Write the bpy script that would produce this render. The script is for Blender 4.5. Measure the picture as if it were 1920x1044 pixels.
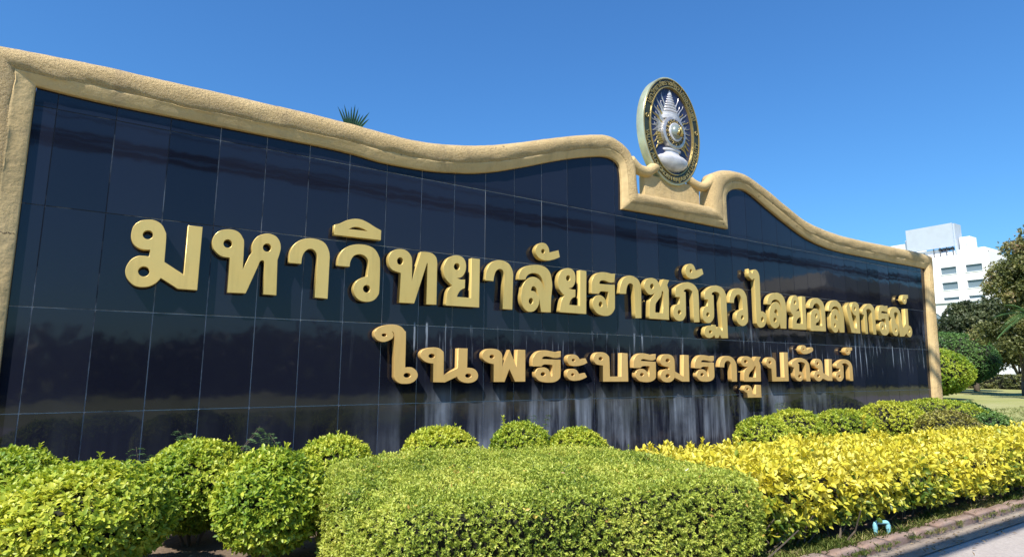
import bpy, bmesh, math, random
import numpy as np
from mathutils import Vector, Matrix, noise

# ------------------------------------------------------------------ camera, sky, sun, exposure
scene = bpy.context.scene
for o in list(bpy.data.objects):
    bpy.data.objects.remove(o)
C = scene.collection
rng = np.random.default_rng(7)
random.seed(7)

CAM = Vector((-9.2526, -8.7668, 1.65))
YAW, PITCH, ROLL = 0.569061, 0.152670, 0.004475
FOCAL = 1124.4175 / 1920 * 36.0
cd = bpy.data.cameras.new('camera')
cam = bpy.data.objects.new('camera', cd)
C.objects.link(cam)
cd.sensor_width = 36.0
cd.lens = FOCAL
cd.clip_start = 0.05
cd.clip_end = 2500
fw = Vector((math.sin(YAW) * math.cos(PITCH), math.cos(YAW) * math.cos(PITCH), math.sin(PITCH)))
rt = Vector((math.cos(YAW), -math.sin(YAW), 0))
up = rt.cross(fw)
r2 = rt * math.cos(ROLL) + up * math.sin(ROLL)
u2 = up * math.cos(ROLL) - rt * math.sin(ROLL)
M = Matrix((r2, u2, -fw)).transposed().to_4x4()
M.translation = CAM
cam.matrix_world = M
scene.camera = cam

LIGHT = Vector((0.30, 0.19, -0.43)).normalized()
world = bpy.data.worlds.new('World')
scene.world = world
world.use_nodes = True
wn = world.node_tree
wn.nodes.clear()
wo = wn.nodes.new('ShaderNodeOutputWorld')
bg = wn.nodes.new('ShaderNodeBackground')
sky = wn.nodes.new('ShaderNodeTexSky')
sky.sky_type = 'NISHITA'
sky.sun_disc = False
sky.sun_elevation = math.asin(-LIGHT.z)
sky.sun_rotation = math.atan2(-LIGHT.x, -LIGHT.y)
sky.altitude = 0
sky.air_density = 1.6
sky.dust_density = 0.0
sky.ozone_density = 10.0
bg.inputs['Strength'].default_value = 0.082
wb = wn.nodes.new('ShaderNodeMix')          # white balance of the sky colour
wb.data_type = 'RGBA'
wb.blend_type = 'MULTIPLY'
wb.inputs[0].default_value = 1.0
wb.inputs[7].default_value = (0.60, 0.97, 1.27, 1)
wn.links.new(sky.outputs[0], wb.inputs[6])
wn.links.new(wb.outputs[2], bg.inputs[0])
wn.links.new(bg.outputs[0], wo.inputs[0])

sl = bpy.data.lights.new('sun', 'SUN')
sl.energy = 5.0
sl.angle = math.radians(0.53)
sl.color = (1.0, 0.945, 0.86)
sun = bpy.data.objects.new('sun', sl)
C.objects.link(sun)
sun.rotation_euler = LIGHT.to_track_quat('-Z', 'Y').to_euler()
sun.location = (-20, -10, 30)

scene.view_settings.view_transform = 'Standard'
scene.view_settings.look = 'None'
scene.view_settings.gamma = 1
scene.view_settings.use_curve_mapping = False
scene.view_settings.exposure = 0.66
scene.cycles.use_denoising = True
scene.cycles.max_bounces = 6

# ------------------------------------------------------------------ helpers
def link(o, parent=None):
    C.objects.link(o)
    if parent is not None:
        o.parent = parent
    return o

def tag(o, label, cat, group=None, kind=None):
    o['label'] = label
    o['category'] = cat
    if group: o['group'] = group
    if kind: o['kind'] = kind
    return o

def empty(name, loc, label, cat, group=None):
    o = bpy.data.objects.new(name, None)
    o.location = loc
    o.empty_display_size = 0.2
    C.objects.link(o)
    return tag(o, label, cat, group)

def obj(name, me, mat=None, parent=None, kind=None, smooth=False):
    """mesh in world coordinates; a parent at a location is compensated"""
    o = bpy.data.objects.new(name, me)
    if mat is not None and not me.materials:
        me.materials.append(mat)
    link(o, parent)
    if parent is not None:
        o.matrix_parent_inverse = Matrix.Translation(-parent.location)
    if kind: o['kind'] = kind
    if smooth:
        me.polygons.foreach_set('use_smooth', [True] * len(me.polygons))
    return o

def mesh_py(name, v, f):
    me = bpy.data.meshes.new(name)
    me.from_pydata([tuple(map(float, p)) for p in v], [], f)
    me.update()
    return me

def bm_mesh(name, bm):
    me = bpy.data.meshes.new(name)
    bm.normal_update()
    bm.to_mesh(me)
    bm.free()
    return me

def add_box(bm, lo, hi, bevel=0):
    vs = [bm.verts.new((x, y, z)) for x in (lo[0], hi[0]) for y in (lo[1], hi[1]) for z in (lo[2], hi[2])]
    fs = []
    for q in ((0, 1, 3, 2), (4, 6, 7, 5), (0, 4, 5, 1), (2, 3, 7, 6), (0, 2, 6, 4), (1, 5, 7, 3)):
        fs.append(bm.faces.new([vs[i] for i in q]))
    if bevel:
        ed = list({e for f in fs for e in f.edges})
        bmesh.ops.bevel(bm, geom=ed, offset=bevel, segments=2, profile=0.5, affect='EDGES')
    return vs

def add_tube(bm, pts, radii, seg=10, caps=True):
    pts = [Vector(p) for p in pts]
    rings = []
    prev = None
    for i, p in enumerate(pts):
        t = (pts[min(i + 1, len(pts) - 1)] - pts[max(i - 1, 0)]).normalized()
        if prev is None:
            a = Vector((0, 0, 1)) if abs(t.z) < 0.9 else Vector((1, 0, 0))
            prev = (a - t * a.dot(t)).normalized()
        else:
            prev = (prev - t * prev.dot(t)).normalized()
        b = t.cross(prev)
        r = radii[i] if hasattr(radii, '__len__') else radii
        rings.append([bm.verts.new(p + (prev * math.cos(2 * math.pi * k / seg) + b * math.sin(2 * math.pi * k / seg)) * r) for k in range(seg)])
    for i in range(len(rings) - 1):
        for k in range(seg):
            bm.faces.new((rings[i][k], rings[i][(k + 1) % seg], rings[i + 1][(k + 1) % seg], rings[i + 1][k]))
    if caps:
        bm.faces.new(rings[0][::-1])
        bm.faces.new(rings[-1])

# ------------------------------------------------------------------ materials
class NT:
    def __init__(s, name):
        s.m = bpy.data.materials.new(name)
        s.m.use_nodes = True
        s.t = s.m.node_tree
        s.b = s.t.nodes['Principled BSDF']
        s.out = s.t.nodes['Material Output']
    def n(s, typ, **kw):
        x = s.t.nodes.new(typ)
        for k, v in kw.items():
            if k in x.inputs: x.inputs[k].default_value = v
            else: setattr(x, k, v)
        return x
    def l(s, a, b): s.t.links.new(a, b)
    def pos(s, scale=(1, 1, 1)):
        g = s.n('ShaderNodeNewGeometry')
        mp = s.n('ShaderNodeMapping')
        mp.inputs['Scale'].default_value = scale
        s.l(g.outputs['Position'], mp.inputs[0])
        return mp.outputs[0]
    def noise(s, scale, detail=4, rough=0.55, vec=None, dist=0):
        x = s.n('ShaderNodeTexNoise')
        x.inputs['Scale'].default_value = scale
        x.inputs['Detail'].default_value = detail
        x.inputs['Roughness'].default_value = rough
        x.inputs['Distortion'].default_value = dist
        s.l(vec if vec is not None else s.pos(), x.inputs['Vector'])
        return x.outputs[0]
    def ramp(s, fac, stops):
        x = s.n('ShaderNodeValToRGB')
        e = x.color_ramp.elements
        while len(e) < len(stops): e.new(0.5)
        for i, (p, c) in enumerate(stops):
            e[i].position = p
            e[i].color = (c, c, c, 1) if not hasattr(c, '__len__') else (*c, 1)
        s.l(fac, x.inputs[0])
        return x.outputs[0]
    def mix(s, fac, a, b, mode='MIX'):
        x = s.n('ShaderNodeMix', data_type='RGBA', blend_type=mode)
        for i, v in ((0, fac), (6, a), (7, b)):
            if hasattr(v, 'links') or hasattr(v, 'is_linked'): s.l(v, x.inputs[i])
            else: x.inputs[i].default_value = v if i == 0 else ((*v, 1) if len(v) == 3 else v)
        return x.outputs[2]
    def math(s, op, a, b=0.0, c=None):
        x = s.n('ShaderNodeMath', operation=op)
        for i, v in ((0, a), (1, b), (2, c)):
            if v is None: continue
            if hasattr(v, 'is_linked'): s.l(v, x.inputs[i])
            else: x.inputs[i].default_value = v
        return x.outputs[0]
    def bump(s, h, strength, dist=0.01, prev=None):
        x = s.n('ShaderNodeBump')
        x.inputs['Distance'].default_value = dist
        if hasattr(strength, 'is_linked'): s.l(strength, x.inputs['Strength'])
        else: x.inputs['Strength'].default_value = strength
        s.l(h, x.inputs['Height'])
        if prev is not None: s.l(prev, x.inputs['Normal'])
        s.l(x.outputs[0], s.b.inputs['Normal'])
        return x.outputs[0]
    def col(s, v):
        if hasattr(v, 'is_linked'): s.l(v, s.b.inputs['Base Color'])
        else: s.b.inputs['Base Color'].default_value = (*v, 1)
    def rough(s, v):
        if hasattr(v, 'is_linked'): s.l(v, s.b.inputs['Roughness'])
        else: s.b.inputs['Roughness'].default_value = v

def simple(name, c, rough=0.6, metal=0.0, var=0.0, scale=3.0, bump=0.0, bscale=60):
    t = NT(name)
    if var:
        n_ = t.noise(scale, 5)
        t.col(t.ramp(n_, [(0.3, tuple(x * (1 - var) for x in c)), (0.7, tuple(min(1, x * (1 + var)) for x in c))]))
    else:
        t.col(c)
    t.rough(rough)
    t.b.inputs['Metallic'].default_value = metal
    if bump:
        t.bump(t.noise(bscale, 3), bump, 0.01)
    return t.m

def m_stucco():
    t = NT('gold_stucco')
    at = t.n('ShaderNodeAttribute', attribute_name='stucco')
    big = t.noise(1.3, 5)
    streak = t.noise(1.0, 5, 0.6, t.pos((4.5, 3.0, 0.5)))
    c = t.ramp(big, [(0.3, (0.52, 0.37, 0.165)), (0.7, (0.64, 0.47, 0.225))])
    c = t.mix(t.ramp(streak, [(0.54, 0.0), (0.74, 0.5)]), c, (0.32, 0.23, 0.12))
    grime = t.noise(4.0, 6, 0.7)
    c = t.mix(t.ramp(grime, [(0.55, 0.0), (0.75, 0.4)]), c, (0.33, 0.25, 0.15))
    fine = t.noise(38, 5, 0.65)
    c = t.mix(t.math('MULTIPLY', t.ramp(fine, [(0.35, 0.45), (0.5, 0.0)]), at.outputs['Fac']), c, (0.26, 0.17, 0.08))
    spots = t.noise(5.5, 2, 0.4)
    c = t.mix(t.ramp(spots, [(0.735, 0.0), (0.76, 0.8)]), c, (0.10, 0.075, 0.05))
    # hairline crack across the left jamb, and a smoother repair below it
    g = t.n('ShaderNodeNewGeometry')
    sp = t.n('ShaderNodeSeparateXYZ')
    t.l(g.outputs['Position'], sp.inputs[0])
    wob = t.noise(6.0, 5, 0.7)
    dz = t.math('ABSOLUTE', t.math('SUBTRACT', sp.outputs[2], t.math('MULTIPLY_ADD', wob, 0.22, 3.06)))
    left = t.math('LESS_THAN', sp.outputs[0], -10.43)
    crack = t.math('MULTIPLY', t.math('LESS_THAN', dz, 0.007), left)
    c = t.mix(t.math('MULTIPLY', crack, 0.85), c, (0.05, 0.035, 0.02))
    t.col(c)
    t.rough(0.72)
    st = t.math('MULTIPLY_ADD', at.outputs['Fac'], 0.85, 0.12)
    st = t.math('MULTIPLY', st, t.math('SUBTRACT', 1.0, t.math('MULTIPLY', t.math('MULTIPLY', left, t.math('LESS_THAN', sp.outputs[2], 3.15)), 0.75)))
    b = t.bump(t.noise(34, 6, 0.72), st, 0.045)
    t.bump(t.noise(5, 3), 0.35, 0.06, b)
    return t.m

def m_gold(name, a, b):
    t = NT(name)
    z = t.noise(0.8, 4)
    c = t.ramp(z, [(0.3, a), (0.7, b)])
    st = t.noise(1.0, 5, 0.65, t.pos((9, 9, 0.9)))
    c = t.mix(t.ramp(st, [(0.52, 0.0), (0.75, 0.35)]), c, tuple(q * 0.62 for q in a))
    sp = t.noise(26, 3, 0.6)
    c = t.mix(t.ramp(sp, [(0.68, 0.0), (0.76, 0.35)]), c, (0.22, 0.16, 0.08))
    t.col(c)
    t.rough(t.ramp(t.noise(3, 4), [(0.3, 0.28), (0.7, 0.46)]))
    t.b.inputs['Metallic'].default_value = 0.30
    t.b.inputs['Specular IOR Level'].default_value = 0.6
    t.bump(t.noise(5, 2), 0.08, 0.012)
    return t.m

def m_tile():
    t = NT('black_granite_tile')
    info = t.n('ShaderNodeObjectInfo')
    base = t.ramp(info.outputs['Random'], [(0.0, (0.005, 0.006, 0.012)), (1.0, (0.012, 0.014, 0.025))])
    speck = t.noise(90, 2)
    base = t.mix(t.ramp(speck, [(0.66, 0.0), (0.72, 0.25)]), base, (0.05, 0.055, 0.07))
    g = t.n('ShaderNodeNewGeometry')
    sp = t.n('ShaderNodeSeparateXYZ')
    t.l(g.outputs['Position'], sp.inputs[0])
    X, Z = sp.outputs[0], sp.outputs[2]
    # lime runs: long vertical streaks, thickest low on the wall and below the joints
    st = t.noise(1.0, 6, 0.62, t.pos((2.3, 1, 0.20)))
    st2 = t.noise(1.0, 4, 0.6, t.pos((10, 1, 0.45)))
    blotch = t.noise(1.0, 5, 0.6, t.pos((1.1, 1, 0.7)))
    def mr(v, a, b, c=0.0, d=1.0):
        x = t.n('ShaderNodeMapRange', interpolation_type='SMOOTHSTEP')
        t.l(v, x.inputs[0])
        for i, q in enumerate((a, b, c, d)): x.inputs[i + 1].default_value = q
        return x.outputs[0]
    low = t.math('MULTIPLY', mr(X, -6.6, -4.6), mr(X, 8.0, 3.5))
    low = t.math('MULTIPLY', low, mr(Z, 1.5, 1.02, 0.0, 1.0))
    s1 = t.math('MULTIPLY', mr(st, 0.40, 0.60), low)
    s1 = t.math('MULTIPLY', s1, mr(st2, 0.30, 0.62, 0.45, 1.0))
    s1 = t.math('MULTIPLY', s1, mr(blotch, 0.36, 0.60, 0.30, 1.0))
    s1 = t.math('MULTIPLY', s1, mr(t.math('ADD', Z, t.math('MULTIPLY', st2, 0.9)), 0.62, 0.78, 0.25, 1.0))
    mid = t.math('MULTIPLY', mr(X, -6.6, -5.6), mr(Z, 2.42, 2.36))
    mid = t.math('MULTIPLY', mid, mr(Z, 1.4, 2.2, 0.0, 1.0))
    s2 = t.math('MULTIPLY', mr(st2, 0.55, 0.66), mid)
    s2 = t.math('MULTIPLY', s2, mr(blotch, 0.42, 0.60))
    top = t.math('MULTIPLY', mr(Z, 2.25, 2.45), mr(Z, 3.4, 2.6))
    top = t.math('MULTIPLY', top, mr(X, -2, 1.5))
    s3 = t.math('MULTIPLY', t.math('MULTIPLY', mr(blotch, 0.50, 0.68), mr(st2, 0.4, 0.65)), top)
    dust = t.math('MULTIPLY', mr(st, 0.35, 0.8), mr(Z, 1.6, 0.4, 0.0, 0.05))
    s = t.math('ADD', t.math('MULTIPLY', s1, 0.50), t.math('MULTIPLY', s2, 0.85))
    s = t.math('ADD', s, t.math('MULTIPLY', s3, 0.45))
    s = t.math('MINIMUM', t.math('ADD', s, dust), 0.9)
    c = t.mix(s, base, (0.36, 0.42, 0.50))
    t.col(c)
    t.rough(t.math('MULTIPLY_ADD', s, 0.5, 0.045))
    t.b.inputs['IOR'].default_value = 1.44
    t.bump(t.noise(2.2, 2), 0.03, 0.05)
    return t.m

def m_grout():
    t = NT('lime_grout')
    n_ = t.noise(1.6, 5, 0.65)
    g = t.n('ShaderNodeNewGeometry')
    sp = t.n('ShaderNodeSeparateXYZ')
    t.l(g.outputs['Position'], sp.inputs[0])
    x = t.n('ShaderNodeMapRange')
    t.l(sp.outputs[2], x.inputs[0])
    for i, q in enumerate((2.9, 2.3, 0.0, 0.16)): x.inputs[i + 1].default_value = q
    xm = t.n('ShaderNodeMapRange')
    t.l(sp.outputs[0], xm.inputs[0])
    for i, q in enumerate((-10.0, -5.0, -0.16, 0.11)): xm.inputs[i + 1].default_value = q
    v = t.math('ADD', t.math('ADD', n_, x.outputs[0]), xm.outputs[0])
    t.col(t.ramp(v, [(0.36, (0.04, 0.043, 0.055)), (0.56, (0.46, 0.46, 0.47))]))
    t.rough(0.9)
    return t.m

def m_leaf(name, stops, trans=0.35, rough=0.42, spec=0.4):
    t = NT(name)
    at = t.n('ShaderNodeAttribute', attribute_name='tint')
    c = t.ramp(at.outputs['Fac'], stops)
    t.col(c)
    t.rough(rough)
    t.b.inputs['Specular IOR Level'].default_value = spec
    tr = t.n('ShaderNodeBsdfTranslucent')
    t.l(t.mix(1.0, c, (1.0, 1.0, 0.55), 'MULTIPLY'), tr.inputs[0])
    mx = t.n('ShaderNodeMixShader')
    mx.inputs[0].default_value = trans
    t.l(t.b.outputs[0], mx.inputs[1])
    t.l(tr.outputs[0], mx.inputs[2])
    t.l(mx.outputs[0], t.out.inputs[0])
    return t.m

def m_ground(name, stops, scale, fine, bumpd=0.02, rough=0.95):
    t = NT(name)
    a = t.noise(scale, 6, 0.6)
    f = t.noise(fine, 4, 0.7)
    c = t.ramp(a, stops)
    c = t.mix(t.ramp(f, [(0.3, 0.5), (0.62, 0.0)]), c, tuple(x * 0.45 for x in stops[0][1]))
    t.col(c)
    t.rough(rough)
    t.bump(f, 0.6, bumpd)
    return t.m

STUCCO = m_stucco()
GOLD = m_gold('gold_paint', (0.60, 0.43, 0.125), (0.68, 0.50, 0.165))
GOLD2 = m_gold('warm_gold_paint', (0.68, 0.43, 0.135), (0.76, 0.50, 0.185))
TILE = m_tile()
GROUT = m_grout()
YELLOW = m_leaf('yellow_leaf', [(0.0, (0.06, 0.12, 0.02)), (0.22, (0.22, 0.29, 0.03)), (0.42, (0.52, 0.50, 0.06)), (0.72, (0.72, 0.63, 0.055)), (1.0, (0.80, 0.72, 0.14))], 0.32)
LIME = m_leaf('lime_leaf', [(0.0, (0.04, 0.10, 0.015)), (0.3, (0.15, 0.27, 0.028)), (0.62, (0.36, 0.46, 0.045)), (1.0, (0.64, 0.64, 0.08))], 0.38)
HEDGE = m_leaf('hedge_leaf', [(0.0, (0.06, 0.12, 0.02)), (0.3, (0.25, 0.34, 0.045)), (0.65, (0.49, 0.56, 0.09)), (1.0, (0.68, 0.68, 0.16))], 0.38)
DARKLEAF = m_leaf('dark_leaf', [(0.0, (0.025, 0.04, 0.018)), (0.5, (0.075, 0.10, 0.045)), (1.0, (0.16, 0.18, 0.08))], 0.25)
OLIVE = m_leaf('olive_leaf', [(0.0, (0.05, 0.065, 0.02)), (0.5, (0.16, 0.18, 0.06)), (0.85, (0.30, 0.29, 0.11)), (1.0, (0.34, 0.24, 0.14))], 0.32)
TOPIARY = m_leaf('topiary_leaf', [(0.0, (0.03, 0.08, 0.025)), (0.5, (0.08, 0.18, 0.05)), (1.0, (0.18, 0.30, 0.07))], 0.25)
WEED = m_leaf('weed_leaf', [(0.0, (0.05, 0.10, 0.04)), (1.0, (0.14, 0.24, 0.10))], 0.3)
GRASS = m_leaf('grass_blade', [(0.0, (0.07, 0.12, 0.02)), (0.6, (0.22, 0.26, 0.06)), (1.0, (0.42, 0.36, 0.17))], 0.3, 0.6, 0.2)
CORE = simple('inner_twig_shade', (0.012, 0.013, 0.006), 0.95, var=0.4, scale=20)  # near-black colour stands for the shade among the inner twigs
BARK = simple('bark', (0.11, 0.085, 0.06), 0.9, var=0.35, scale=9, bump=0.7, bscale=30)
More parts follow.
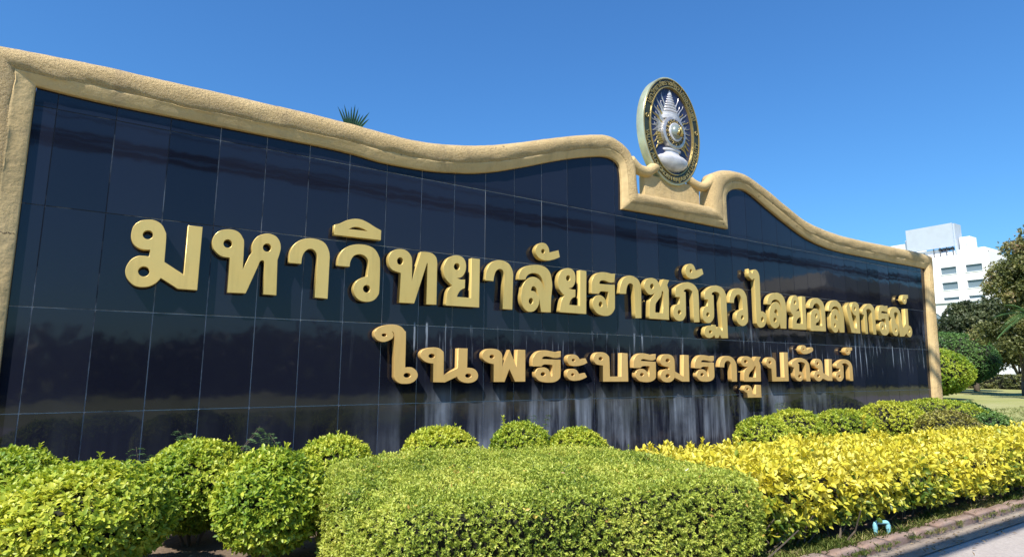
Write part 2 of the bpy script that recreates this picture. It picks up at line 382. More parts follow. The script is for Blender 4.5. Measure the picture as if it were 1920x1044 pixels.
# letter outlines in millimetres on the wall plane (c = sharp corner), loops parted by |
LETTERS = '''
l:c-9099,3120 c-9106,3035 -9159,3038 -9224,3028 -9293,2971 -9333,2878 -9331,2796 -9289,2712 -9220,2657 -9140,2647 -9062,2667 -8999,2714 c-8956,2776 c-8761,2656 c-8540,2654 c-8541,3489 c-8708,3486 c-8708,2841 c-8934,2985 -8938,3299 -8956,3378 -9002,3458 -9073,3498 -9145,3500 -9233,3472 -9297,3401 -9315,3303 -9306,3231 -9272,3162 -9213,3124 -9156,3116|-9085,3313 -9087,3291 -9097,3271 -9114,3257 -9134,3250 -9155,3252 -9173,3262 -9186,3278 -9192,3299 -9190,3321 -9180,3341 -9163,3355 -9143,3362 -9122,3361 -9104,3351 -9090,3334|-9085,2848 -9088,2823 -9099,2801 -9117,2786 -9139,2779 -9162,2782 -9182,2794 -9196,2813 -9203,2837 -9200,2861 -9189,2883 -9172,2898 -9150,2905 -9127,2902 -9106,2891 -9092,2871
l:c-8191,3115 c-8191,2651 c-7963,2656 c-7829,3049 -7814,3099 -7786,3123 -7760,3105 c-7753,3050 c-7745,2660 c-7573,2657 c-7588,3148 -7565,3244 -7556,3333 -7579,3419 -7635,3481 -7730,3503 -7820,3476 -7885,3425 -7920,3346 -7926,3278 c-7917,3224 c-7948,3177 c-8021,2976 -8028,3327 -8046,3398 -8095,3466 -8168,3496 -8250,3494 -8339,3461 -8397,3391 -8412,3305 -8396,3224 -8349,3164 -8283,3123|-8176,3308 -8178,3286 -8188,3267 -8204,3253 -8224,3246 -8244,3248 -8261,3258 -8273,3275 -8279,3296 -8276,3318 -8267,3338 -8251,3352 -8231,3359 -8211,3357 -8194,3346 -8181,3329|-7682,3311 -7685,3289 -7695,3269 -7711,3255 -7731,3248 -7752,3250 -7769,3260 -7782,3278 -7787,3299 -7785,3321 -7774,3341 -7758,3355 -7738,3362 -7718,3360 -7700,3349 -7687,3332
l:c-7437,3125 c-7266,3126 -7261,3213 -7235,3293 -7182,3347 -7120,3351 -7068,3305 -7049,3236 c-7047,3107 c-7059,2665 c-6873,2658 c-6873,3255 -6886,3345 -6936,3444 -7015,3494 -7116,3509 -7203,3502 -7299,3465 -7380,3392 -7428,3284
v:c-6829,3752 -6758,3779 -6655,3841 -6563,3875 -6496,3886 -6414,3881 -6316,3847 -6216,3798 c-6116,3759 c-6117,3606 c-6834,3602|c-6616,3713 -6557,3748 -6490,3761 -6408,3749 c-6331,3717 -6488,3718
l:c-6754,3149 c-6577,3153 -6567,3233 -6524,3318 -6445,3354 -6363,3342 -6306,3287 -6291,3208 c-6306,3034 -6389,3004 -6467,2944 -6504,2861 -6500,2789 -6457,2706 -6388,2662 -6293,2651 -6198,2678 -6132,2749 -6108,2845 -6113,3253 -6135,3360 -6202,3455 -6301,3499 -6425,3507 -6545,3484 -6649,3431 -6718,3350 -6752,3254|-6252,2850 -6255,2829 -6266,2810 -6283,2796 -6304,2790 -6325,2793 -6343,2804 -6355,2821 -6360,2842 -6357,2864 -6346,2883 -6329,2896 -6309,2902 -6288,2899 -6269,2889 -6257,2871
l:c-5776,3131 c-5789,2673 c-5540,2676 c-5341,3331 c-5333,3331 c-5337,2676 c-5161,2679 c-5163,3348 -5181,3434 -5245,3492 -5338,3508 c-5453,3501 c-5589,3024 -5595,3333 -5624,3429 -5693,3492 -5796,3506 -5904,3475 -5967,3406 -5985,3321 -5964,3226 -5907,3163|-5745,3322 -5748,3300 -5758,3280 -5773,3266 -5792,3260 -5811,3262 -5828,3273 -5839,3290 -5843,3312 -5841,3334 -5831,3354 -5815,3368 -5796,3374 -5777,3372 -5761,3361 -5749,3344
l:c-4890,3005 -4947,2959 -4984,2868 c-5002,2680 c-4384,2682 c-4382,3497 c-4544,3495 c-4542,2830 c-4800,2832 -4775,2889 -4730,2946 c-4657,2985 c-4655,3126 -4733,3119 c-4800,3137 -4721,3162 -4662,3240 -4640,3339 -4658,3434 -4714,3495 -4808,3513 -4900,3493 -4991,3430 -5047,3323 -5054,3239 -5030,3147 -4983,3080|-4759,3331 -4762,3309 -4773,3289 -4790,3276 -4811,3269 -4831,3272 -4848,3282 -4860,3299 -4865,3321 -4861,3342 -4850,3362 -4833,3376 -4813,3382 -4793,3380 -4775,3369 -4763,3352
l:c-4275,3146 c-4112,3145 -4098,3230 -4063,3320 -3999,3364 -3933,3351 -3899,3285 c-3898,3172 c-3928,2685 c-3731,2684 c-3716,3289 -3734,3376 -3802,3471 -3898,3512 -4000,3518 -4101,3491 -4193,3420 -4249,3315
v:c-2936,3771 c-2730,3835 c-2698,3710 -2831,3652 -2977,3616 -3106,3620 -3201,3670 -3248,3763 -3224,3845 -3152,3913 -3080,3931 -3008,3917 -2952,3850|-3039,3780 -3042,3764 -3051,3750 -3063,3740 -3078,3736 -3093,3737 -3105,3744 -3113,3756 -3116,3771 -3113,3787 -3105,3801 -3092,3811 -3078,3816 -3063,3814 -3050,3807 -3042,3795
l:c-3602,3216 c-3458,3229 -3419,3303 -3342,3348 -3249,3360 -3154,3333 -3083,3241 c-3039,3075 -3068,3138 -3115,3212 -3186,3271 -3280,3293 -3373,3268 -3465,3196 -3518,3102 -3538,2999 -3553,2921 -3540,2821 -3495,2735 -3434,2682 -3358,2667 -3265,2692 -3195,2766 -3168,2832 c-3159,2904 c-3125,2680 c-2911,2683 c-2901,2941 -2875,3140 -2883,3258 -2922,3400 -3010,3484 -3138,3514 -3280,3507 -3419,3477 -3527,3415 -3587,3326|c-3339,3042 -3319,3105 -3280,3125 -3226,3086 -3195,2998 c-3184,2954 -3218,3003 -3272,3038|-3293,2861 -3296,2840 -3307,2821 -3322,2809 -3339,2803 -3357,2806 -3372,2817 -3382,2834 -3385,2855 -3382,2876 -3372,2895 -3357,2908 -3339,2913 -3321,2910 -3306,2899 -3296,2882
l:c-2606,3008 -2673,2917 c-2724,2700 c-2101,2697 c-2083,3508 c-2238,3511 c-2250,2844 c-2499,2846 -2473,2917 -2422,2974 c-2354,2999 c-2349,3134 -2437,3134 c-2504,3149 -2419,3176 -2359,3262 -2345,3358 -2364,3451 -2432,3513 -2533,3520 -2634,3480 -2718,3392 -2752,3269 -2737,3151 -2688,3075|-2470,3340 -2473,3319 -2484,3301 -2499,3288 -2517,3282 -2535,3285 -2551,3295 -2561,3312 -2564,3332 -2560,3353 -2550,3371 -2534,3384 -2516,3390 -2498,3388 -2483,3377 -2473,3361
l:c-1968,3093 c-1775,3098 -1760,3131 -1708,3154 c-1543,3153 -1549,3016 c-1580,2845 -1595,2945 -1638,3021 -1696,3062 -1776,3076 -1856,3051 -1915,2991 -1938,2923 -1926,2835 -1877,2760 -1792,2709 -1676,2688 -1558,2694 -1467,2738 -1397,2821 -1380,2913 c-1373,3303 c-1763,3294 -1748,3341 -1688,3366 -1614,3363 -1526,3342 -1450,3340 c-1382,3360 c-1357,3524 -1461,3514 -1566,3528 -1699,3523 -1803,3494 -1891,3430 -1944,3335 -1961,3211|-1698,2905 -1702,2885 -1712,2867 -1727,2855 -1745,2850 -1762,2853 -1776,2863 -1786,2880 -1789,2899 -1785,2919 -1775,2936 -1760,2948 -1742,2953 -1725,2951 -1711,2940 -1701,2924
l:c-1262,3141 c-1081,3149 -1067,3246 -1028,3331 -972,3367 -902,3347 -873,3273 -861,3156 c-851,2685 c-687,2693 c-671,3241 -685,3359 -746,3460 -856,3510 -967,3524 -1078,3490 -1173,3412 -1231,3291
l:c-289,3216 -367,3132 -419,3081 -448,2996 c-468,2698 c98,2697 c116,3325 c77,3420 c140,3526 c-29,3530 c-122,3368 -185,3460 -234,3504 -334,3528 -434,3517 -526,3467 -579,3385 -574,3296 -512,3217 -415,3179|c-83,3285 -114,3174 -203,3083 -264,3019 -284,2958 c-294,2832 c-76,2829 c-42,3264|-311,3359 -316,3337 -328,3319 -346,3306 -367,3300 -387,3303 -404,3313 -414,3330 -418,3350 -413,3371 -400,3390 -383,3403 -362,3409 -342,3406 -325,3396 -314,3379
v:c968,3796 c1169,3865 c1211,3751 1032,3659 884,3616 764,3616 671,3661 634,3756 658,3841 734,3915 819,3940 902,3915 947,3853|848,3785 845,3769 836,3755 824,3745 810,3741 796,3743 785,3750 778,3763 776,3778 779,3793 788,3807 800,3817 814,3821 828,3820 839,3812 846,3800
l:c312,3369 472,3463 639,3521 758,3528 900,3490 992,3406 1026,3292 c1020,2693 c846,2685 839,3278 808,3350 702,3383 607,3363 c562,3320 c622,3312 607,2888 585,2790 499,2706 383,2687 271,2726 226,2819 236,2931 309,3015 c414,3046 c445,3193 c302,3188|458,2875 453,2856 441,2840 425,2829 406,2824 388,2827 373,2836 363,2851 361,2870 365,2888 377,2904 393,2916 412,2920 430,2918 445,2908 455,2893
l:c1222,3356 1392,3470 1548,3525 1676,3530 1828,3487 1912,3390 1940,3237 c1931,2380 c1706,2373 c1661,2452 c1605,2375 c1504,2372 c1471,2437 1404,2385 1291,2365 1195,2394 1156,2475 1195,2575 1285,2628 c1410,2637 c1424,2659 c1542,2656 c1543,2572 c1597,2621 c1661,2619 c1756,2527 1731,3053 1733,3257 1702,3358 1589,3389 1472,3358 c1457,3314 c1512,3310 1504,2905 1470,2786 1364,2698 1239,2692 1145,2753 1121,2867 1147,2968 1226,3039 c1301,3052 c1328,3199 c1204,3196|1346,2875 1341,2857 1329,2841 1312,2830 1293,2825 1274,2828 1259,2837 1249,2852 1246,2869 1251,2887 1263,2903 1280,2914 1299,2919 1318,2916 1334,2907 1344,2892|1403,2504 1398,2491 1386,2480 1370,2472 1351,2469 1332,2471 1316,2477 1306,2487 1303,2500 1308,2513 1319,2524 1336,2532 1355,2535 1374,2533 1390,2527 1400,2516
l:c2035,3178 c2200,3182 2221,3274 2310,3367 2419,3375 2480,3291 2497,3169 c2493,3055 2404,3033 2290,2965 2253,2842 2299,2741 2402,2685 2496,2677 2610,2729 2676,2846 2673,3287 2642,3408 2540,3507 2364,3529 2198,3481 2095,3369 2053,3262|2521,2873 2516,2854 2504,2837 2487,2825 2468,2820 2449,2823 2434,2833 2425,2849 2423,2868 2428,2888 2440,2905 2457,2917 2476,2922 2495,2919 2510,2909 2519,2893
l:c2787,4020 c2912,3923 2946,3981 3021,4025 3106,4005 3170,3920 3184,3757 c3160,3049 3275,3038 3356,2970 3360,2862 3289,2733 3182,2672 3067,2670 2988,2738 2970,2843 2986,3487 c2987,3812 c2897,3759 c2764,3847|3249,2862 3244,2839 3231,2820 3214,2806 3194,2801 3176,2804 3161,2816 3153,2835 3151,2857 3157,2880 3169,2900 3186,2914 3206,2919 3224,2916 3239,2904 3248,2885
l:c3418,3228 c3559,3229 3632,3322 3741,3364 3870,3345 3953,3254 c3989,3088 3937,3221 3840,3303 3735,3304 3612,3249 3525,3148 3483,2988 3484,2863 3522,2739 3619,2681 3722,2677 3833,2737 c3874,2826 c3893,2679 c4124,2682 c4167,3057 4171,3219 4127,3379 4045,3486 3890,3535 3731,3523 3570,3468 3457,3365|c3682,3046 3710,3112 3769,3131 3815,3070 c3818,2974 3758,3027|3748,2876 3741,2854 3727,2835 3707,2822 3685,2817 3663,2820 3646,2832 3635,2849 3633,2870 3640,2891 3654,2910 3674,2923 3696,2928 3718,2925 3735,2914 3746,2897
l:c4439,3007 4387,2907 c4356,2682 c4961,2690 c4995,3521 c4833,3518 c4808,2832 c4543,2833 4580,2916 4671,2978 c4742,2990 c4747,3147 c4550,3136 4669,3200 4705,3318 4684,3449 4595,3526 4480,3493 4369,3362 4327,3229 4340,3099|4585,3347 4580,3326 4568,3308 4552,3296 4535,3291 4518,3294 4505,3304 4497,3321 4496,3341 4502,3361 4513,3379 4529,3392 4547,3397 4563,3394 4577,3383 4584,3367
l:c5134,3241 c5288,3245 5325,3307 5407,3371 5526,3373 5619,3291 5647,3156 c5647,2819 c5367,2821 c5388,2872 5497,2919 5584,3016 5584,3135 5508,3233 5391,3243 5266,3185 5181,3080 c5125,2674 c5810,2684 5832,3149 5819,3320 5730,3452 5574,3518 5425,3517 5271,3455 5161,3347|5465,3064 5459,3041 5447,3022 5431,3008 5413,3003 5397,3006 5384,3018 5377,3037 5376,3060 5383,3083 5395,3102 5411,3116 5428,3122 5445,3118 5458,3106 5465,3087
l:c5987,3216 c6138,3218 6198,3313 6310,3356 6427,3346 6501,3278 c6554,3096 6502,3199 6417,3273 6313,3291 6201,3247 6119,3164 6080,3045 6074,2915 6079,2786 6148,2698 6261,2666 6359,2700 c6424,2788 c6456,2682 c6687,2686 c6713,2998 6712,3157 6664,3327 6562,3454 6404,3517 6260,3507 6110,3438 6026,3329|c6252,3028 6275,3108 6326,3130 6375,3060 c6382,2992 6335,3029|6290,2860 6284,2840 6272,2822 6257,2811 6240,2806 6225,2809 6212,2820 6206,2836 6205,2856 6211,2877 6223,2894 6238,2906 6255,2911 6271,2907 6283,2897 6290,2880
l:c7014,3507 c6854,3376 c7030,2698 c7465,2687 7505,3384 7471,3492 7376,3536 7261,3529 7164,3466 7124,3368 7146,3261 7221,3184 c7318,3156 c7316,2818 c7185,2830|7335,3351 7328,3330 7316,3311 7299,3299 7281,3293 7264,3297 7251,3308 7244,3325 7244,3346 7250,3367 7263,3385 7279,3398 7298,3403 7315,3400 7328,3389 7335,3372
l:c7663,3357 7812,3444 7955,3523 8129,3534 8251,3464 8311,3341 c8301,2692 c8135,2690 8142,3206 8133,3317 8038,3384 7919,3377 c7845,3329 7876,3275 c7865,2694 c7729,2689 7740,3130 c7736,3212 c7640,3214
l:c8486,3098 c8652,3106 8686,3143 c8877,3159 c8868,2839 c8845,2853 8844,2959 8812,3028 8729,3074 8631,3062 8552,3002 8515,2902 8531,2805 8624,2710 8758,2687 8900,2706 9014,2795 9048,2911 c9080,3320 c8674,3312 8710,3361 8794,3369 c9043,3354 c9063,3542 8905,3525 8797,3540 8654,3517 8556,3426 8512,3296|8718,2904 8711,2881 8698,2861 8681,2848 8664,2842 8647,2846 8635,2859 8629,2877 8630,2900 8637,2923 8650,2943 8667,2956 8684,2962 8701,2958 8713,2946 8719,2927
l:c9139,3381 9281,3490 9447,3534 9604,3517 9720,3436 9787,3322 9798,3147 c9861,2937 c10022,3076 c10067,3512 c10229,3522 c10194,3033 10322,2994 10375,2877 10336,2757 10231,2687 10128,2699 10048,2747 c10011,2790 c9858,2689 c9608,2685 c9609,3079 9618,3284 9576,3369 9477,3381 9396,3337 9412,3186 c9444,3050 9540,3018 9576,2904 9540,2787 9451,2697 9322,2700 9219,2760 9185,2888 9183,3060 c9216,3212 c9126,3215|9453,2863 9446,2843 9433,2825 9417,2813 9400,2809 9384,2812 9372,2823 9365,2839 9366,2859 9373,2879 9385,2897 9401,2909 9419,2913 9435,2910 9447,2899 9453,2883|10247,2872 10239,2852 10226,2834 10209,2822 10190,2817 10174,2820 10161,2831 10155,2848 10155,2869 10163,2889 10176,2907 10193,2919 10212,2924 10228,2921 10241,2910 10247,2893
s:c10098,3935 c10349,3950 c10337,3839 c10244,3833 10219,3733 10150,3662 10045,3662 9954,3731 9965,3821 10016,3899|10127,3790 10122,3774 10112,3760 10101,3750 10088,3746 10077,3748 10069,3757 10065,3770 10066,3786 10071,3802 10081,3817 10092,3826 10105,3831 10116,3828 10124,3820 10128,3806
l:c-5885,2229 -5867,2203 -5856,2170 -5869,2131 -5919,2096 -5988,2070 -6048,2070 -6108,2090 -6149,2131 -6163,2178 -6153,2231 -6086,2286 -5988,2323 -5887,2335 -5805,2329 -5732,2301 -5678,2244 -5658,2187 c-5654,1694 -5587,1699 -5534,1690 -5470,1647 -5444,1589 -5451,1541 -5496,1488 -5568,1455 -5651,1448 -5733,1456 -5796,1494 c-5826,1551 c-5842,2170 -5862,2213|-5969,2173 -5972,2164 -5980,2156 -5992,2151 -6006,2149 -6021,2150 -6033,2154 -6042,2161 -6045,2170 -6043,2179 -6035,2187 -6022,2192 -6008,2194 -5993,2193 -5981,2189 -5972,2181|-5562,1576 -5566,1563 -5578,1551 -5596,1544 -5618,1541 -5640,1544 -5658,1551 -5671,1563 -5676,1576 -5672,1590 -5660,1601 -5642,1609 -5620,1612 -5598,1609 -5579,1601 -5567,1590
l:c-5188,1756 c-5186,1471 c-4982,1465 c-4770,1554 -4729,1499 -4648,1463 -4555,1454 -4461,1472 -4397,1518 -4383,1579 -4410,1641 -4476,1686 c-4588,1699 c-4585,2008 c-4760,2004 c-4762,1695 c-5005,1579 -5010,1908 -5033,1957 -5090,1996 -5167,2009 -5255,2002 -5352,1975 -5404,1930 -5411,1881 -5390,1832 -5335,1789 -5259,1763|-5167,1875 -5171,1862 -5182,1851 -5199,1844 -5219,1841 -5239,1843 -5256,1850 -5268,1861 -5272,1873 -5268,1886 -5257,1897 -5241,1905 -5221,1908 -5200,1906 -5183,1899 -5172,1888|-4510,1571 -4514,1558 -4526,1547 -4543,1540 -4564,1538 -4585,1540 -4603,1547 -4615,1558 -4620,1571 -4616,1584 -4604,1595 -4586,1602 -4565,1605 -4544,1602 -4526,1595 -4514,1584
l:c-4091,1758 c-4091,1468 c-3877,1466 c-3783,1679 c-3671,1470 c-3459,1469 c-3460,2009 c-3626,2007 c-3636,1714 c-3781,2004 c-3920,1717 -3924,1892 -3949,1955 -4006,1996 -4106,2013 -4216,2004 -4289,1959 -4312,1906 -4299,1844 -4250,1803 -4177,1773|-4083,1883 -4087,1871 -4096,1861 -4111,1854 -4128,1852 -4145,1854 -4159,1860 -4169,1870 -4172,1881 -4169,1893 -4159,1903 -4145,1910 -4128,1913 -4111,1911 -4097,1904 -4087,1895
l:c-3313,1727 c-3124,1728 -3090,1753 -3035,1765 c-2885,1755 c-2895,1558 c-2920,1558 -2932,1608 -2966,1674 -3035,1707 -3117,1712 -3199,1695 -3246,1640 -3253,1586 -3233,1531 -3172,1482 -3064,1456 -2940,1451 -2828,1463 -2744,1507 -2707,1574 c-2705,1850 c-3110,1859 -3089,1889 -3034,1904 -2951,1897 -2867,1881 -2783,1879 c-2704,1899 c-2696,2003 -2782,1984 -2908,1996 -3020,2009 -3130,2003 -3225,1964 -3293,1891 -3313,1814|-3041,1597 -3045,1584 -3056,1573 -3072,1566 -3091,1564 -3109,1566 -3125,1573 -3136,1584 -3139,1597 -3136,1609 -3125,1620 -3109,1627 -3090,1630 -3071,1627 -3055,1620 -3045,1609
v:c-2253,1850 c-2132,1884 c-2084,1804 -2187,1764 -2306,1743 -2424,1740 -2511,1767 -2554,1835 -2546,1903 -2495,1939 -2407,1949 -2318,1924|-2377,1848 -2380,1838 -2388,1830 -2399,1825 -2413,1823 -2426,1825 -2438,1830 -2445,1837 -2448,1847 -2445,1856 -2437,1864 -2426,1869 -2412,1871 -2399,1870 -2387,1864 -2380,1857
v:c-2279,1592 c-2152,1620 c-2101,1546 -2206,1506 -2325,1481 -2443,1481 -2529,1512 -2564,1574 -2556,1642 -2498,1682 -2410,1691 -2337,1666|-2396,1588 -2399,1579 -2407,1571 -2419,1566 -2433,1564 -2447,1566 -2458,1571 -2466,1579 -2469,1588 -2466,1597 -2458,1605 -2446,1610 -2432,1612 -2418,1610 -2406,1605 -2398,1597
l:c-1710,1755 c-1717,1460 c-1078,1457 c-1081,1996 c-1237,1999 c-1256,1552 c-1541,1554 -1548,1882 -1576,1944 -1644,1989 -1749,2004 -1853,1990 -1914,1944 -1937,1876 -1909,1809 -1844,1771|-1711,1884 -1715,1872 -1727,1862 -1743,1854 -1763,1852 -1782,1854 -1798,1861 -1809,1871 -1813,1883 -1809,1895 -1797,1905 -1781,1912 -1761,1915 -1742,1913 -1725,1906 -1715,1896
l:c-946,1715 c-754,1716 -720,1742 -654,1754 c-507,1753 c-526,1545 c-543,1551 -560,1610 -608,1669 -689,1699 -788,1694 -862,1657 -889,1598 -875,1528 -796,1469 -683,1447 -550,1444 -432,1467 -354,1515 -334,1586 c-331,1841 c-741,1856 -715,1882 -648,1889 -516,1870 -415,1868 c-332,1890 c-324,1996 -444,1976 -561,1994 -694,2004 -793,1988 -876,1939 -928,1867 -938,1797|-669,1590 -673,1578 -685,1568 -701,1562 -721,1559 -740,1562 -756,1568 -767,1578 -771,1590 -766,1602 -755,1611 -738,1618 -719,1620 -699,1618 -683,1612 -672,1602
l:c37,1739 c47,1696 -44,1698 -133,1671 -196,1611 -207,1550 -168,1478 -74,1441 48,1440 138,1470 c203,1528 c414,1448 c634,1447 c642,1992 c491,1993 c462,1556 c218,1654 212,1870 180,1944 111,1986 6,1999 -100,1982 -172,1932 -201,1865 -170,1792 -94,1757|72,1873 67,1859 53,1848 34,1840 12,1837 -10,1839 -29,1847 -41,1858 -44,1872 -39,1885 -26,1897 -7,1905 15,1908 37,1906 56,1898 68,1887|63,1566 58,1551 44,1539 23,1531 0,1528 -24,1531 -43,1539 -56,1551 -59,1566 -54,1580 -40,1592 -20,1601 4,1604 27,1601 46,1593 59,1580
l:c798,1721 c998,1719 1017,1740 1079,1753 c1231,1754 c1226,1553 c1199,1547 1185,1600 1145,1670 1058,1700 952,1693 880,1646 854,1576 880,1518 955,1466 1059,1445 1201,1445 1328,1470 1405,1529 1420,1612 c1418,1845 c1007,1852 1035,1882 1106,1892 1230,1878 1320,1871 c1421,1884 c1425,1989 1309,1978 1202,1991 1060,2000 953,1977 862,1915 813,1832|1078,1592 1073,1579 1061,1568 1043,1561 1023,1559 1003,1561 986,1568 975,1579 972,1592 977,1604 989,1615 1007,1622 1027,1624 1047,1622 1064,1615 1075,1604
l:c1586,1750 c1753,1745 1767,1818 1819,1873 1895,1887 1959,1857 1982,1784 c1978,1440 c2162,1439 2174,1773 2152,1859 2072,1944 1960,1989 1828,1992 1712,1957 1633,1889 1600,1817
l:c2597,1776 2482,1713 2426,1638 c2399,1438 c3010,1434 c3028,1805 c2982,1906 c3056,1994 c2881,1997 c2783,1885 2742,1929 2666,1978 2547,1999 2426,1981 2342,1923 2332,1848 2390,1787 2487,1763|c2820,1784 2753,1714 2635,1639 2591,1589 c2582,1533 c2828,1528 c2851,1778|2559,1882 2553,1868 2539,1856 2519,1848 2496,1845 2473,1848 2454,1855 2443,1867 2439,1881 2445,1895 2459,1907 2479,1915 2502,1918 2525,1915 2543,1908 2555,1896
v:c2505,1180 c2507,1084 c3007,1078 c3007,1361 c2823,1363 c2804,1163 c2693,1165 2682,1264 2638,1327 2551,1359 2451,1347 2397,1299 2401,1231|2561,1272 2557,1262 2547,1254 2533,1249 2517,1247 2501,1249 2488,1255 2480,1263 2478,1273 2482,1283 2492,1291 2506,1297 2522,1299 2537,1296 2550,1291 2559,1282
l:c3431,1732 c3435,1436 c4078,1436 c4104,2117 c3936,2114 c3915,1532 c3601,1536 3612,1844 3586,1929 3501,1983 3380,1987 3287,1949 3240,1876 3262,1792 3336,1744|3441,1870 3436,1857 3423,1846 3406,1838 3385,1835 3366,1838 3350,1845 3339,1856 3337,1869 3342,1882 3354,1893 3372,1900 3392,1903 3412,1901 3428,1894 3438,1883
v:c4920,2195 5051,2250 5143,2260 5179,2217 5155,2169 5035,2123 4874,2092 4740,2092 4656,2129 4631,2199 4673,2270 4766,2305 4853,2288|4805,2202 4801,2193 4792,2186 4780,2180 4766,2178 4753,2180 4742,2185 4735,2192 4733,2201 4737,2210 4746,2217 4758,2223 4772,2225 4785,2223 4796,2219 4803,2211
l:c4248,1881 4395,1946 4552,1990 4684,1988 4835,1952 4948,1870 4979,1754 c4977,1431 c4805,1432 4807,1817 4758,1868 4651,1895 4518,1884 c4504,1859 c4546,1840 c4532,1669 4644,1651 4702,1587 4689,1511 4597,1442 4487,1434 4384,1475 4339,1550 4337,1625 c4331,1763 c4236,1775|4595,1556 4589,1541 4575,1529 4555,1521 4532,1518 4510,1521 4492,1529 4481,1541 4478,1556 4484,1570 4498,1583 4518,1591 4541,1594 4563,1591 4581,1583 4592,1570
l:c5353,1737 c5351,1685 5230,1678 5155,1626 5134,1549 5171,1478 5290,1430 5407,1438 c5507,1496 c5723,1437 c5937,1435 c5971,1981 c5820,1979 c5786,1555 c5545,1640 5540,1837 5505,1928 5407,1979 5291,1978 5204,1924 5183,1846 5230,1769|5385,1865 5380,1852 5367,1840 5350,1832 5330,1829 5311,1832 5295,1839 5286,1851 5284,1864 5289,1878 5302,1889 5319,1897 5339,1900 5358,1898 5374,1890 5383,1879|5379,1562 5373,1548 5359,1536 5340,1528 5319,1525 5298,1528 5281,1536 5270,1548 5268,1562 5274,1575 5287,1587 5306,1595 5328,1598 5349,1595 5366,1587 5376,1575
l:c6171,1856 6338,1939 6493,1981 6645,1983 6816,1938 6906,1849 6928,1739 c6919,1431 c6753,1431 6765,1766 6737,1834 6630,1881 6478,1875 c6436,1845 c6497,1832 6482,1561 6448,1493 6339,1427 6216,1427 6125,1481 6100,1561 6148,1641 6251,1675 c6301,1679 c6331,1756 c6164,1755|6329,1550 6323,1537 6310,1526 6291,1518 6270,1515 6250,1518 6233,1526 6223,1537 6221,1550 6227,1564 6240,1575 6259,1582 6280,1585 6300,1582 6317,1575 6327,1564
s:c6742,2299 c6988,2305 c6988,2224 c6898,2222 6887,2153 6790,2102 6690,2114 6635,2175 6654,2251|6791,2195 6787,2186 6778,2178 6765,2173 6751,2171 6738,2172 6727,2177 6720,2184 6719,2193 6723,2202 6732,2210 6744,2216 6758,2218 6772,2216 6783,2211 6789,2204
'''
FRAME = '-10.400,-0.100,-11.040,-0.100 -10.420,4.374,-11.040,4.574 c-10.420,4.974,-11.020,5.366 -9.920,4.945,-9.920,5.414 -9.500,4.935,-9.500,5.419 -9.080,4.935,-9.080,5.413 -8.660,4.935,-8.660,5.415 -8.240,4.935,-8.240,5.417 -7.820,4.937,-7.820,5.415 -7.400,4.938,-7.400,5.417 -6.980,4.936,-6.980,5.404 -6.560,4.918,-6.560,5.390 -6.140,4.877,-6.140,5.377 -5.720,4.876,-5.720,5.359 -5.300,4.890,-5.300,5.377 -4.880,4.938,-4.880,5.434 -4.460,5.005,-4.460,5.514 -4.040,5.113,-4.040,5.615 -3.620,5.250,-3.620,5.742 -3.200,5.397,-3.200,5.880 -2.780,5.549,-2.780,6.017 -2.360,5.688,-2.360,6.149 -1.940,5.808,-1.940,6.270 -1.504,5.903,-1.506,6.360 -1.262,5.895,-1.192,6.339 -1.095,5.792,-0.873,6.178 -1.047,5.562,-0.689,5.870 -1.039,5.259,-0.641,5.534 c-1.046,4.891,-0.605,5.300 -0.030,4.914,-0.094,5.322 1.132,4.919,1.065,5.348 c2.247,4.915,1.588,5.349 2.239,5.337,1.615,5.735 2.259,5.711,1.702,6.079 2.463,5.887,1.916,6.221 2.827,5.970,2.266,6.338 3.191,5.903,2.857,6.357 3.818,5.651,3.492,6.199 4.461,5.404,4.229,5.930 5.362,5.100,5.128,5.605 6.196,4.953,6.078,5.443 6.979,4.900,6.918,5.376 8.137,4.893,8.068,5.360 9.736,4.895,9.782,5.382 11.113,4.909,11.200,5.395 c11.889,4.907,12.217,5.361 11.691,2.937,12.126,3.285 11.530,0.815,11.995,0.786 11.461,-0.100,11.939,-0.100'

# ------------------------------------------------------------------ foliage engine
def tmpl(kind):
    if kind == 'small':       # folded diamond leaf, 2 triangles
        v = np.array([(0, 0, 0), (0.45, 0.5, 0.10), (1, 0, -0.06), (0.45, -0.5, 0.10)], float)
        f = [(0, 2, 1), (0, 3, 2)]
    else:                     # pointed oval leaf folded on its midrib, drooping tip
        v = np.array([(0, 0, 0), (0.30, 0.44, 0.09), (0.70, 0.42, 0.03), (1.0, 0, -0.16), (0.70, -0.42, 0.03), (0.30, -0.44, 0.09), (0.5, 0, 0.0)], float)
        f = [(0, 6, 1), (6, 2, 1), (6, 3, 2), (0, 5, 6), (6, 5, 4), (6, 4, 3)]
    return v, np.array(f)

